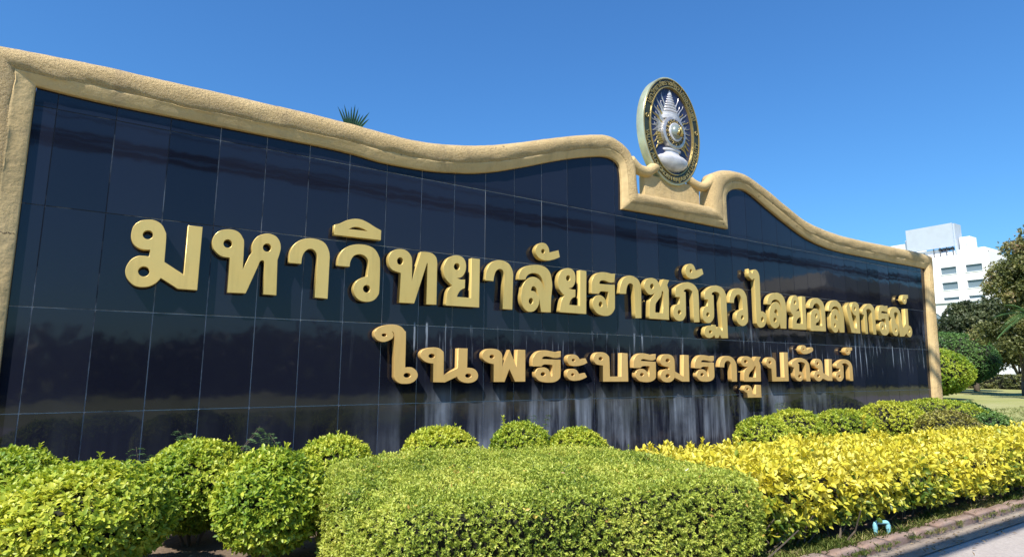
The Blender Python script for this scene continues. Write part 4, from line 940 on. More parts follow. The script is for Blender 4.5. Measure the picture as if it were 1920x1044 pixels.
# flames: tapering wavy rays, relief on the blue field
def flame(a, r0, r1, w, wav, ph, mat, c=(0.0, -0.06)):
    n_ = 14
    v, f = [], []
    ca, sa = math.cos(a), math.sin(a)
    for i in range(n_ + 1):
        t = i / n_
        r = r0 + (r1 - r0) * t
        off = wav * math.sin(t * 8.5 + ph) * t ** 0.5
        hw = w * (1 - t) ** 0.7 * (0.55 + 0.45 * math.sin(min(1, t * 3 + .3) * 1.57))
        for s, y in ((-1, 0), (0, -0.035 * (1 - 0.6 * t)), (1, 0)):
            q = off + s * hw
            v.append((EX + c[0] + ca * r - sa * q, EY + 0.046 + y, EZ + c[1] + sa * r + ca * q))
    for i in range(n_):
        for k in range(2): f.append((i * 3 + k, (i + 1) * 3 + k, (i + 1) * 3 + k + 1, i * 3 + k + 1))
    me = mesh_py('ray', v, f)
    return obj('ray', me, mat, emb, smooth=True)
def edge_r(a, c=(0.0, -0.06)):
    # distance from c to the inner oval in direction a
    rx, rz = RX - 0.27, RZ - 0.27
    best = 0
    for r in np.linspace(0.1, 1.3, 200):
        if ((c[0] + r * math.cos(a)) / rx) ** 2 + ((c[1] + r * math.sin(a)) / rz) ** 2 < 1: best = r
    return best
for s in (-1, 1):
    for i in range(19):
        deg = 90 + s * (16 + i * 6.3)
        a = math.radians(deg)
        r1 = edge_r(a) * (0.97 if i % 2 == 0 else 0.82)
        mt = EGOLD if (i > 12 or i in (3, 6)) else ESILVER
        flame(a, 0.34, r1, 0.036, 0.022, 0.5 if s > 0 else 3.6, mt)
# tiered crown
def turned(name, tiers, mat, yoff, cx=0.0, squash=0.42):
    """stack of half-round discs: tiers = (z, radius)"""
    seg = 20
    v, f = [], []
    for (z, r) in tiers:
        for k in range(seg + 1):
            t = math.pi * k / seg
            v.append((EX + cx - r * math.cos(t), EY + yoff - r * squash * math.sin(t), EZ + z))
    m = seg + 1
    for i in range(len(tiers) - 1):
        for k in range(seg): f.append((i * m + k, i * m + k + 1, (i + 1) * m + k + 1, (i + 1) * m + k))
    f.append(tuple(range((len(tiers) - 1) * m, len(tiers) * m)))
    f.append(tuple(range(m))[::-1])
    me = mesh_py(name, v, f)
    bm = bmesh.new(); bm.from_mesh(me); bmesh.ops.recalc_face_normals(bm, faces=bm.faces); bm.to_mesh(me); bm.free()
    o = obj(name, me, mat, emb, smooth=True)
    me.set_sharp_from_angle(angle=math.radians(38))
    return o
turned('crown_base', [(0.235, 0.24), (0.25, 0.275), (0.33, 0.285), (0.345, 0.25), (0.36, 0.255), (0.40, 0.262), (0.41, 0.22)], EWHITE, 0.045)
z = 0.41
tw = [0.215, 0.185, 0.16, 0.135, 0.112, 0.09, 0.07]
for i, w in enumerate(tw):
    h = 0.074 - 0.003 * i
    turned('crown_tier', [(z, w * 0.60), (z + h * 0.35, w * 0.62), (z + h * 0.55, w), (z + h * 0.9, w * 0.98), (z + h, w * 0.8)], EWHITE, 0.045)
    z += h
turned('crown_spire', [(z, 0.05), (z + 0.03, 0.052), (z + 0.07, 0.028), (z + 0.11, 0.005)], EWHITE, 0.045)
# wheel in the middle: three nested discs and a boss
def disc_stack(name, prof_, mat, c=(0.0, -0.07), seg=48):
    v, f = [], []
    for (r, y) in prof_:
        for k in range(seg):
            t = 2 * math.pi * k / seg
            v.append((EX + c[0] + r * math.cos(t), EY + y, EZ + c[1] + 1.06 * r * math.sin(t)))
    for i in range(len(prof_) - 1):
        for k in range(seg): f.append((i * seg + k, i * seg + (k + 1) % seg, (i + 1) * seg + (k + 1) % seg, (i + 1) * seg + k))
    f.append(tuple(range((len(prof_) - 1) * seg, len(prof_) * seg)))
    me = mesh_py(name, v, f)
    bm = bmesh.new(); bm.from_mesh(me); bmesh.ops.recalc_face_normals(bm, faces=bm.faces); bm.to_mesh(me); bm.free()
    o = obj(name, me, mat, emb, smooth=True)
    me.set_sharp_from_angle(angle=math.radians(40))
    return o
disc_stack('wheel', [(0.355, 0.046), (0.355, -0.055), (0.335, -0.07), (0.26, -0.07)], ESILVER)
disc_stack('wheel_face', [(0.285, -0.068), (0.285, -0.074), (0.17, -0.074)], simple('wheel_dark', (0.06, 0.05, 0.035), 0.5))
disc_stack('wheel_ring', [(0.20, -0.07), (0.20, -0.10), (0.185, -0.11), (0.165, -0.105)], EWHITE)
disc_stack('boss', [(0.150, -0.09), (0.148, -0.13), (0.13, -0.165), (0.09, -0.195), (0.05, -0.21)], simple('boss_jade', (0.26, 0.30, 0.27), 0.25, metal=0.4))
bm = bmesh.new()
for k in range(16):
    t = 2 * math.pi * k / 16
    cx, cz = EX + 0.24 * math.cos(t), EZ - 0.07 + 0.254 * math.sin(t)
    q = [(cx + 0.035 * math.cos(t + b) * (1 - 0.3 * i / 6), EY - 0.082, cz + 0.035 * math.sin(t + b) * (1 - 0.3 * i / 6)) for i, b in enumerate(np.linspace(0, 4.6, 7))]
    add_tube(bm, q, 0.009, 5)
obj('wheel_scrollwork', bm_mesh('wheel_scrollwork', bm), EGOLD, emb, smooth=True)
bm = bmesh.new()
add_tube(bm, [(EX + 0.03, EY - 0.20, EZ - 0.19), (EX + 0.06, EY - 0.225, EZ - 0.10), (EX + 0.0, EY - 0.23, EZ - 0.02), (EX + 0.07, EY - 0.225, EZ + 0.03)], [0.04, 0.035, 0.03, 0.012], 8)
add_tube(bm, [(EX - 0.05, EY - 0.19, EZ - 0.17), (EX - 0.02, EY - 0.22, EZ - 0.07), (EX + 0.05, EY - 0.225, EZ - 0.05)], [0.03, 0.028, 0.012], 8)
obj('boss_figure', bm_mesh('boss_figure', bm), EGOLD, emb, smooth=True)
# pedestal under the wheel
turned('pedestal', [(-0.94, 0.05), (-0.915, 0.20), (-0.86, 0.33), (-0.78, 0.43), (-0.70, 0.475), (-0.655, 0.47), (-0.60, 0.38), (-0.565, 0.27), (-0.52, 0.215), (-0.485, 0.22), (-0.47, 0.27), (-0.435, 0.275), (-0.425, 0.24)], EWHITE, 0.045, 0.0, 0.36)

# ------------------------------------------------------------------ clipped round shrubs along the wall
GL = 'round clipped shrubs in front of the wall'
lime = dict(group=GL, mat=LIME)
bush('round_shrub', 'leafy lime shrub cut by the left edge, nearest the gold jamb', 'shrub', (-10.05, -1.85), 0.58, 0.96, leafL=0.048, leafW=0.024, nshoot=2600, seed=1, sprigs=10, tint=(0.2, 0.95), kind='big', **lime)
bush('round_shrub', 'biggest round lime shrub with coarse leaves in the bottom left corner', 'shrub', (-9.42, -3.02), 0.67, 0.95, leafL=0.048, leafW=0.025, nshoot=4200, seed=2, sprigs=12, tint=(0.1, 0.95), kind='big', singles=200, **lime)
bush('round_shrub', 'round lime shrub behind bare soil with ferny weeds over its top', 'shrub', (-8.56, -1.98), 0.54, 0.97, leafL=0.044, leafW=0.022, nshoot=3400, seed=3, sprigs=10, tint=(0.1, 0.95), kind='big', **lime)
bush('round_shrub', 'tall green and yellow shrub touching the left end of the fine hedge', 'shrub', (-8.08, -3.10), 0.49, 0.97, leafL=0.049, leafW=0.025, nshoot=3000, seed=4, sprigs=14, tint=(0.0, 0.9), kind='big', singles=150, **lime)
bush('round_shrub', 'lime dome rising behind the left back corner of the fine hedge', 'shrub', (-7.22, -2.02), 0.47, 0.96, leafL=0.044, leafW=0.021, nshoot=2400, seed=5, sprigs=12, tint=(0.15, 0.95), **lime)
bush('round_shrub', 'yellowest dome standing alone behind the middle of the fine hedge', 'shrub', (-5.76, -1.63), 0.54, 0.96, leafL=0.044, leafW=0.021, nshoot=2800, seed=6, sprigs=8, tint=(0.35, 1.0), **lime)
bush('round_shrub', 'green dome with one upright sprig, left of a touching pair', 'shrub', (-4.52, -1.62), 0.48, 0.96, leafL=0.042, leafW=0.020, nshoot=2400, seed=7, sprigs=8, tint=(0.15, 0.85), **lime)
bush('round_shrub', 'lower yellow-green dome, right of the touching pair behind the hedge', 'shrub', (-3.88, -2.05), 0.47, 0.90, leafL=0.042, leafW=0.020, nshoot=2400, seed=8, sprigs=4, tint=(0.3, 1.0), **lime)
R = dict(leafL=0.050, leafW=0.025, k=6)
bush('round_shrub', 'olive shrub at the left end of the row behind the yellow hedge', 'shrub', (-0.06, -2.30), 0.52, 0.92, nshoot=1300, seed=9, tint=(0.35, 0.95), **R, **lime)
bush('round_shrub', 'dark-shadowed shrub, second in the row behind the yellow hedge', 'shrub', (1.36, -1.95), 0.56, 0.98, nshoot=1400, seed=10, sprigs=4, tint=(0.35, 0.95), **R, **lime)
bush('round_shrub', 'olive shrub with a yellow shoot on its face, behind the yellow hedge', 'shrub', (2.60, -2.20), 0.60, 0.97, nshoot=1500, seed=11, tint=(0.35, 0.95), **R, **lime)
bush('round_shrub', 'largest bright dome in the row behind the yellow hedge', 'shrub', (5.10, -1.90), 0.76, 1.04, nshoot=1900, seed=12, tint=(0.35, 1.0), **R, **lime)
bush('round_shrub', 'flat bright shrub right under the foot of the right jamb', 'shrub', (8.35, -1.45), 1.10, 1.0, nshoot=2200, seed=13, tint=(0.3, 0.95), **R, **lime)
BROWN = m_leaf('brownish_leaf', [(0.0, (0.08, 0.06, 0.03)), (0.4, (0.20, 0.17, 0.05)), (0.7, (0.34, 0.33, 0.07)), (1.0, (0.45, 0.42, 0.09))], 0.3)
bush('round_shrub', 'brownish half-dry shrub near the right end of the row', 'shrub', (4.45, -3.25), 0.62, 0.93, GL, BROWN, nshoot=1300, seed=14, tint=(0.0, 1.0), **R)
bush('round_shrub', 'small deep green shrub, last of the row at the lawn', 'shrub', (5.30, -3.65), 0.44, 0.90, GL, TOPIARY, nshoot=900, seed=15, tint=(0.3, 1.0), **R)
bush('ground_shrub', 'low bright green plant beyond the foot of the right jamb', 'shrub', (14.0, 0.4), 1.0, 0.72, None, TOPIARY, leafL=0.10, leafW=0.07, nshoot=700, seed=16, tint=(0.5, 1.0), zb=0.0)

def shoot(root, p0, p1, mat, n_, L, W, t0):
    """one long leafy shoot standing out of a clipped shrub"""
    T = np.linspace(0, 1, n_)
    P = np.array(p0) + (np.array(p1) - np.array(p0)) * T[:, None]
    a_ = rosettes(P, np.tile((np.array(p1) - np.array(p0)), (n_, 1)) * 3, 5, L, W, upb=0.4, wild=0.3, depth=0, spread=(25, 70))
    obj('shoot', leaf_mesh('shoot', *a_[:5], np.clip(rng.normal(t0, 0.1, len(a_[0])), 0, 1), 'big'), mat, root, kind='stuff')
for o_ in list(bpy.data.objects):
    lb = o_.get('label', '')
    if 'one upright sprig' in lb: shoot(o_, (-4.86, -1.75, 0.80), (-4.90, -1.75, 1.03), LIME, 9, 0.045, 0.022, 0.8)
    if 'yellow shoot on its face' in lb:
        shoot(o_, (2.28, -2.74, 0.62), (2.20, -2.80, 0.86), YELLOW, 6, 0.07, 0.034, 0.7)
        shoot(o_, (2.40, -2.76, 0.52), (2.42, -2.85, 0.70), YELLOW, 4, 0.07, 0.034, 0.7)

# ------------------------------------------------------------------ hedges
def prism_hull(poly, h, res=0.11, rnd=0.10, lump=0.03, under=0.0, zb=0.05, topslope=None):
    """clipped hedge block: rounded prism over a ground polygon"""
    from mathutils.geometry import tessellate_polygon
    bm = bmesh.new()
    b = [bm.verts.new((x_, y_, zb)) for x_, y_ in poly]
    t = [bm.verts.new((x_, y_, h)) for x_, y_ in poly]
    bm.faces.new(b[::-1]); bm.faces.new(t)
    for i in range(len(poly)):
        j = (i + 1) % len(poly)
        bm.faces.new((b[i], b[j], t[j], t[i]))
    bmesh.ops.recalc_face_normals(bm, faces=bm.faces)
    ed = [e for e in bm.edges if max(e.verts[0].co.z, e.verts[1].co.z) > h - 0.01]
    bmesh.ops.bevel(bm, geom=ed, offset=rnd, segments=3, profile=0.5, affect='EDGES')
    bmesh.ops.triangulate(bm, faces=bm.faces)
    for _ in range(9):
        long = [e for e in bm.edges if e.calc_length() > res * 1.6]
        if not long: break
        bmesh.ops.subdivide_edges(bm, edges=long, cuts=1)
        bmesh.ops.triangulate(bm, faces=bm.faces)
    bm.normal_update()
    for v in bm.verts:
        d = lump * (noise.noise(v.co * 1.3) + 0.8 * noise.noise(v.co * 3.3))
        v.co += v.normal * d
        if under and v.co.z < h * 0.6:
            k = (h * 0.6 - v.co.z) / (h * 0.6)
            c_ = Vector((sum(p[0] for p in poly) / len(poly), sum(p[1] for p in poly) / len(poly), v.co.z))
            nv = Vector((v.normal.x, v.normal.y, 0))
            v.co -= nv * under * k * k
    bm.normal_update()
    return bm_mesh('hull', bm)

def inset(poly, d):
    n_ = len(poly); out = []
    area = sum(poly[i][0] * poly[(i + 1) % n_][1] - poly[(i + 1) % n_][0] * poly[i][1] for i in range(n_))
    sg = 1 if area > 0 else -1
    for i in range(n_):
        p, a_, b_ = Vector(poly[i]), Vector(poly[i - 1]), Vector(poly[(i + 1) % n_])
        e1, e2 = (p - a_).normalized(), (b_ - p).normalized()
        m = (Vector((-e1.y, e1.x)) + Vector((-e2.y, e2.x))) * sg
        k = d / max(0.35, m.length / 2)
        out.append(tuple(p + m.normalized() * k))
    return out

# fine-leaved green hedge
hp = [(-7.62, -4.95), (-4.42, -5.32), (-4.22, -5.02), (-3.95, -3.35), (-4.6, -2.55), (-6.6, -2.0), (-7.45, -2.5), (-7.78, -3.5)]
hroot = empty('green_hedge', (-6, -4, 0), 'waist-low clipped hedge of fine green leaves in the middle foreground', 'hedge')
me = prism_hull(hp, 0.72, lump=0.04, rnd=0.13)
P, N = surf_sample(me, 50000)
kp = P[:, 2] > 0.09
P, N = P[kp], N[kp]
a = rosettes(P, N, 6, 0.029, 0.0135, upb=0.40, wild=0.5, depth=0.075, out=0.014)
pn = fbm(P, 2.0, 4.0) * 0.55 + fbm(P, 9.0, 5.0) * 0.45
T = np.clip(0.22 + 0.72 * pn[a[5]] + rng.normal(size=len(a[5])) * 0.15, 0, 1)
obj('foliage', leaf_mesh('foliage', *a[:5], T, 'small'), HEDGE, hroot, kind='stuff')
obj('twig_shade_core', prism_hull(inset(hp, 0.11), 0.63, lump=0.03, zb=0.08), CORE, hroot, smooth=True)  # dark filler under the leaves, stops light passing through the hedge
ti = rng.choice(np.where(P[:, 2] > 0.3)[0], 420)
tw_ = rosettes(P[ti] + N[ti] * rng.uniform(0.015, 0.06, (420, 1)), N[ti], 6, 0.034, 0.015, upb=0.9, wild=0.4, spread=(15, 60), depth=0)
obj('stray_shoots', leaf_mesh('stray_shoots', *tw_[:5], np.clip(rng.normal(0.75, 0.15, len(tw_[0])), 0, 1), 'small'), HEDGE, hroot, kind='stuff')
di = rng.choice(len(P), 260)
dl = rosettes(P[di] + N[di] * 0.02, N[di], 2, 0.036, 0.018, upb=0.2, wild=0.9, spread=(30, 90), depth=0)
obj('dry_leaves', leaf_mesh('dry_leaves', *dl[:5], rng.random(len(dl[0])), 'small'), m_leaf('yellowed_leaf', [(0, (0.25, 0.14, 0.05)), (0.5, (0.55, 0.38, 0.08)), (1, (0.70, 0.60, 0.12))], 0.25), hroot, kind='stuff')
# a few white jasmine blossoms and yellow fallen leaves on it
def flower(x_, y_, z_, s=0.022):
    bm = bmesh.new()
    c_ = bm.verts.new((0, 0, 0))
    for k in range(5):
        t = k * 1.2566
        q = [bm.verts.new((s * math.cos(t + d) * r, s * math.sin(t + d) * r, 0.006 * r)) for d, r in ((-0.45, .7), (0, 1.1), (0.45, .7))]
        bm.faces.new([c_] + q)
    me = bm_mesh('blossom', bm)
    return me
WHITEP = simple('white_petal', (0.85, 0.85, 0.82), 0.5)
fm = flower(0, 0, 0); fm.materials.append(WHITEP)
for (x_, y_) in ((-6.55, -3.85), (-6.0, -4.05), (-5.72, -4.22), (-5.80, -4.28), (-4.95, -4.95)):
    o = bpy.data.objects.new('blossom', fm)
    C.objects.link(o); o.parent = hroot
    o.location = (x_ + 6, y_ + 4, 0.785); o.rotation_euler = (-0.5, 0.3, x_)

# big-leaved yellow hedge
yp = [(-4.30, -5.30), (-1.5, -5.42), (3.0, -5.55), (6.5, -5.75), (12, -5.8), (12, -5.0), (6.5, -4.9), (3.2, -4.35), (0.5, -3.85), (-1.8, -3.55), (-4.0, -3.2)]
yroot = empty('yellow_hedge', (0, -4.6, 0), 'long bright yellow hedge of big leaves beside the road kerb', 'hedge')
me = prism_hull(yp, 0.70, lump=0.06, rnd=0.14, under=0.30, zb=0.20)
P, N = surf_sample(me, 14500)
dist_ = np.linalg.norm(P - np.array(CAM), axis=1)
kp = (P[:, 2] > 0.17) & (rng.random(len(P)) < np.clip(9.0 / dist_, 0.35, 1))
P, N = P[kp], N[kp]
a = list(rosettes(P, N, 6, 0.076, 0.040, upb=0.45, wild=0.6, depth=0.15, out=0.02, spread=(20, 95)))
pn = fbm(P, 1.6, 8.0)
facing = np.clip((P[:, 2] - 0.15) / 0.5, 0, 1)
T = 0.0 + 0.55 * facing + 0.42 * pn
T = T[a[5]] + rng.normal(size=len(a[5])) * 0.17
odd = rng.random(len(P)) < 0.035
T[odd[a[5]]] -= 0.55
T = np.clip(T, 0, 1)
# upright shoots along the top
i = rng.choice(np.where(P[:, 2] > 0.66)[0], 260)
b = rosettes(P[i] + np.array([0, 0, 1.0]) * rng.uniform(0.01, 0.09, (260, 1)), N[i] * 0.2 + np.array([0, 0, 1.0]), 5, 0.08, 0.034, spread=(10, 45), depth=0, wild=0.25)
arrs = [np.concatenate([a[j], b[j]]) for j in range(5)] + [np.concatenate([T, np.clip(rng.normal(0.75, 0.1, len(b[0])), 0, 1)])]
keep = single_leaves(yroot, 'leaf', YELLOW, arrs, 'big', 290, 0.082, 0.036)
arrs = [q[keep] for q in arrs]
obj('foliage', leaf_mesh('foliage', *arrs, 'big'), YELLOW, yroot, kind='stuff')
obj('twig_shade_core', prism_hull(inset(yp, 0.27), 0.52, lump=0.05, zb=0.26, under=0.1), CORE, yroot, smooth=True)  # added dark body that keeps the inside of the hedge shaded
bm = bmesh.new()
for j in range(150):
    t = random.random()
    x_ = -4.6 + 13 * t ** 1.3
    y_ = -5.15 + random.uniform(-0.12, 0.5)
    if -2.95 < x_ < -2.1 and y_ < -4.9: continue
    p0 = Vector((x_, y_, -0.04))
    p1 = p0 + Vector((random.uniform(-.12, .12), random.uniform(-.2, .1), 0.16))
    p2 = p1 + Vector((random.uniform(-.15, .15), random.uniform(-.2, .1), 0.22))
    add_tube(bm, [p0, p1, p2], [0.010, 0.008, 0.005], 5)
obj('stem', bm_mesh('stem', bm), BARK, yroot, kind='stuff')
# paler hedge end fading into the lawn
proot = empty('pale_hedge', (6, -4, 0), 'low pale green ragged planting at the far right of the yellow hedge', 'hedge')
me = prism_hull(PP_ := [(5.0, -4.75), (6.6, -4.85), (12, -4.9), (12, -3.5), (7, -3.6), (5.2, -4.1)], 0.50, lump=0.07, rnd=0.15)
P, N = surf_sample(me, 2400)
a = rosettes(P, N, 5, 0.085, 0.036, upb=0.6, wild=0.6, depth=0.06, out=0.03)
obj('foliage', leaf_mesh('foliage', *a[:5], np.clip(0.45 + 0.35 * fbm(P, 2, 3)[a[5]] + rng.normal(size=len(a[5])) * .15, 0, 1), 'small'), m_leaf('pale_leaf', [(0, (0.12, 0.16, 0.05)), (0.6, (0.34, 0.38, 0.15)), (1, (0.50, 0.50, 0.22))], 0.3), proot, kind='stuff')
obj('twig_shade_core', prism_hull(inset(PP_, 0.12), 0.40, lump=0.05), CORE, proot, smooth=True)

# weeds with feathery leaves poking up behind the shrubs
def weed(c, h, n_, label, spread=0.25, lean=(0, 0)):
    root = empty('weed', (c[0], c[1], 0), label, 'weed', 'feathery weeds by the wall')
    bm = bmesh.new()
    PP, DD, NN, LL = [], [], [], []
    for s in range(n_):
        a = random.uniform(0, 6.28)
        tip = Vector((c[0] + spread * math.cos(a) + lean[0], c[1] + 0.4 * spread * math.sin(a), h * random.uniform(0.9, 1.05)))
        base = Vector((c[0], c[1], 0)); mid_ = Vector((c[0] * .5 + tip.x * .5 - 0.05 * math.cos(a), c[1], h * 0.62))
        q = spline_pts([base, mid_, tip], 6)
        add_tube(bm, q, list(np.linspace(0.006, 0.002, len(q))), 5)
        for t in np.linspace(0.45, 1.0, 8):
            i = min(len(q) - 2, int(t * (len(q) - 1)))
            p = Vector(q[i]); ax = (Vector(q[i + 1]) - p).normalized()
            for sd in (-1, 1):
                fr_dir = (Vector((math.cos(a + sd * 1.2), math.sin(a + sd * 1.2) * .6, 0.25)) + ax * .3).normalized()
                for w in range(5):
                    pp = p + fr_dir * 0.017 * (w + 1) - Vector((0, 0, 0.004 * w * w))
                    for s2 in (-1, 1):
                        d = (fr_dir * .5 + fr_dir.cross(Vector((0, 0, 1))).normalized() * s2).normalized()
                        PP.append(pp); DD.append(d); NN.append(Vector((0.2, -0.3, 1))); LL.append(0.036)
    obj('stem', bm_mesh('stem', bm), BARK, root)
    n2 = len(PP)
    obj('foliage', leaf_mesh('foliage', np.array(PP), np.array(DD), np.array(NN), np.array(LL), np.array(LL) * .55, rng.random(n2), 'small'), WEED, root, kind='stuff')
weed((-8.30, -1.35), 1.02, 5, 'grey-green feathery weed arching over the third shrub from left', 0.42)
weed((-7.50, -1.45), 0.98, 3, 'small feathery weed left of the dome behind the hedge corner', 0.28, (-0.1, 0))
weed((-4.02, -1.30), 0.98, 4, 'dark feathery weed between the touching pair of domes', 0.22)
weed((-9.0, -1.75), 0.86, 3, 'spindly weed between the biggest shrub and its neighbour', 0.2)
weed((1.9, -1.25), 1.02, 3, 'leafy weed topping the second shrub behind the yellow hedge', 0.3)

# ------------------------------------------------------------------ grass tufts, litter
def tufts(pts, n_each, h, name, root_kind='stuff'):
    PP, DD, NN, LL, WW = [], [], [], [], []
    for (x_, y_, s) in pts:
        for _ in range(n_each):
            a = random.uniform(0, 6.28); r = random.random() * 0.05 * s
            PP.append((x_ + r * math.cos(a), y_ + r * math.sin(a), -0.02))
            DD.append((math.cos(a) * random.uniform(.2, .9), math.sin(a) * random.uniform(.2, .9), 1))
            NN.append((-math.cos(a), -math.sin(a), 0.5)); LL.append(h * s * random.uniform(.5, 1.2)); WW.append(0.006 * random.uniform(.7, 1.3))
    PP = np.array(PP)
    o = obj(name, leaf_mesh(name, PP, np.array(DD), np.array(NN), np.array(LL), np.array(WW), np.clip(fbm(PP, 3, 2) + rng.normal(size=len(PP)) * .2, 0, 1), 'big'), GRASS)
    o['kind'] = 'stuff'
    return o
pts = []
for _ in range(950):
    x_ = -4.7 + 13 * random.random() ** 1.5
    pts.append((x_, random.choice((-5.36, -5.30, -5.2, -5.38)) + random.gauss(0, 0.035) , random.uniform(.4, 1.2)))
for _ in range(420):
    pts.append((random.uniform(-4.5, -3.1), random.uniform(-5.36, -4.95), random.uniform(.3, 1.0)))
for _ in range(200):
    pts.append((-4.0 + 10 * random.random() ** 1.5, -5.56 + random.gauss(0, .03), random.uniform(.3, .7)))
tufts(pts, 9, 0.085, 'grass')
pts = [(random.uniform(-9.2, -8.2), random.uniform(-4.2, -3.6), random.uniform(.2, .6)) for _ in range(60)]
tufts(pts, 7, 0.06, 'bed_grass')
# lawn grass near the shrubs
pts = [(random.uniform(12.6, 30), random.uniform(-4.5, 3), random.uniform(.6, 1.4)) for _ in range(1800)]
tufts(pts, 4, 0.11, 'lawn_grass')
n_ = 1500
P = np.stack([rng.uniform(-10, 6, n_), rng.uniform(-5.7, -2.4, n_), np.full(n_, 0.015)], 1)
P[:500, 0] = rng.uniform(-9.4, -7.8, 500); P[:500, 1] = rng.uniform(-4.4, -2.8, 500)
P[P[:, 1] < -5.48, 2] = -0.05
Q = np.stack([rng.uniform(-6, 9, 500), -5.62 + np.abs(rng.normal(size=500)) * -0.18, np.full(500, -0.055)], 1)
P = np.concatenate([P, Q])
kk = (P[:, 1] > -5.37) | (P[:, 1] < -5.56)
P = P[kk]; n_ = len(P)
D = rng.normal(size=(n_, 3)); D[:, 2] *= 0.25
N = np.tile([0, 0, 1.0], (n_, 1)) + rng.normal(size=(n_, 3)) * 0.3
DRY = m_leaf('dry_leaf', [(0, (0.10, 0.06, 0.03)), (0.5, (0.30, 0.20, 0.10)), (1, (0.50, 0.38, 0.22))], 0.15, 0.8, 0.1)
o = obj('leaf_litter', leaf_mesh('leaf_litter', P, D, N, rng.uniform(.02, .055, n_), rng.uniform(.01, .025, n_), rng.random(n_), 'small'), DRY)
o['kind'] = 'stuff'

# ------------------------------------------------------------------ blue water pipe
pr = empty('water_pipe', (-2.52, -5.33, 0), 'pale blue plastic pipe loop sticking up from the bed by the kerb', 'pipe')
PIPE = simple('blue_upvc', (0.22, 0.50, 0.55), 0.5, var=0.25, scale=30)
bm = bmesh.new()
L_, R_ = Vector((-2.578, -5.312, 0)), Vector((-2.452, -5.378, 0))
r_ = 0.0195
dh = (R_ - L_).normalized()
Zt, rb = 0.122, 0.026
q = [L_ + Vector((0, 0, -0.1))]
for t in np.linspace(0, math.pi / 2, 6): q.append(L_ + Vector((0, 0, Zt - rb + rb * math.sin(t))) + dh * rb * (1 - math.cos(t)))
for t in np.linspace(math.pi / 2, 0, 6): q.append(R_ + Vector((0, 0, Zt - rb + rb * math.sin(t))) - dh * rb * (1 - math.cos(t)))
q += [R_ + Vector((0, 0, -0.1))]
add_tube(bm, q, r_, 16)
obj('pipe', bm_mesh('pipe', bm), PIPE, pr, smooth=True)
for p_, d_ in ((L_, 1), (R_, -1)):
    bm = bmesh.new()
    add_tube(bm, [p_ + Vector((0, 0, 0.055)), p_ + Vector((0, 0, 0.096))], 0.023, 16)
    obj('socket', bm_mesh('socket', bm), PIPE, pr, smooth=False)

# ------------------------------------------------------------------ palm behind the wall
def blade_leaf(bm, p, d, n_, L, W, seg=6, droop=0.25):
    s = n_.cross(d).normalized()
    rows = []
    for i in range(seg + 1):
        t = i / seg
        c_ = p + d * L * t - Vector((0, 0, 1)) * droop * L * t * t
        w = W * (math.sin(min(1, t * 1.8 + .15) * 1.57)) * (1 - t) ** 0.6
        rows.append((bm.verts.new(c_ - s * w + n_ * w * .4), bm.verts.new(c_), bm.verts.new(c_ + s * w + n_ * w * .4)))
    for a_, b_ in zip(rows, rows[1:]):
        bm.faces.new((a_[0], a_[1], b_[1], b_[0])); bm.faces.new((a_[1], a_[2], b_[2], b_[1]))
FAN = simple('palm_green', (0.045, 0.10, 0.035), 0.45, var=0.4, scale=6)
palm = empty('fan_palm', (-5.0, 4.0, 0), 'spiky dark palm whose leaf tips show above the black wall', 'palm')
bm = bmesh.new()
PX, PY, PZ = -5.40, 4.0, 6.38
add_tube(bm, [(PX, PY, -0.1), (PX + .05, PY, 3), (PX, PY, PZ)], [0.20, 0.15, 0.13], 12)
obj('trunk', bm_mesh('trunk', bm), BARK, palm, smooth=True)
def fan(origin, axis, nrm, n_, L, span, name='frond'):
    axis = axis.normalized(); s = nrm.cross(axis).normalized()
    bm = bmesh.new()
    add_tube(bm, [Vector((PX, PY, PZ)), origin], [0.02, 0.014], 6)
    for k in range(n_):
        a = math.radians(-span / 2 + span * k / (n_ - 1))
        d = (axis * math.cos(a) + s * math.sin(a)).normalized()
        blade_leaf(bm, origin, d, nrm, L * random.uniform(.8, 1.15), 0.042, 6, 0.08)
    obj(name, bm_mesh(name, bm), FAN, palm, smooth=True)
fan(Vector((PX - .02, PY - .05, PZ + .38)), Vector((0.05, -.1, 1)), Vector((0.2, -1, 0.1)), 11, 0.85, 62)
fan(Vector((PX + .50, PY, PZ + .02)), Vector((1, -.1, .75)), Vector((-.3, -1, .5)), 9, 0.80, 50)
for a in range(8):
    t = a * 0.785 + .4
    fan(Vector((PX + .45 * math.cos(t), PY + .45 * math.sin(t), PZ - .25)), Vector((math.cos(t), math.sin(t), -.25)), Vector((0, 0, 1)), 11, 0.65, 110)

# ------------------------------------------------------------------ trees and topiary on the right
def crown(root, clumps, nleaf, L, W, mat, tint=(0, 1), seed=1.0, up_b=0.5):
    Pn, Nn, Tn = [], [], []
    vol = np.array([c_[3] ** 2 for c_ in clumps]); vol /= vol.sum()
    for (cx, cy, cz, r), w in zip(clumps, vol):
        n_ = int(nleaf * w)
        d = rng.normal(size=(n_, 3)); d /= np.linalg.norm(d, axis=1, keepdims=True)
        rad = r * (0.55 + 0.45 * rng.random(n_) ** 0.6) * (0.85 + 0.35 * fbm(d * r, 2.4 / r * 2, seed + cx))
        Pn.append(np.array([cx, cy, cz]) + d * rad[:, None] * np.array([1, 1, 0.8]))
        Nn.append(d); Tn.append(np.full(n_, rng.normal(0.5, 0.14)))
    P, N, T0 = np.concatenate(Pn), np.concatenate(Nn), np.concatenate(Tn)
    a = rosettes(P, N, 4, L, W, upb=up_b, wild=0.6, depth=L)
    T = T0[a[5]] + (fbm(P, 0.9, seed)[a[5]] - .5) * 0.6 + rng.normal(size=len(a[5])) * 0.15
    T = np.clip(tint[0] + (tint[1] - tint[0]) * T, 0, 1)
    obj('crown', leaf_mesh('crown', *a[:5], T, 'small'), mat, root, kind='stuff')
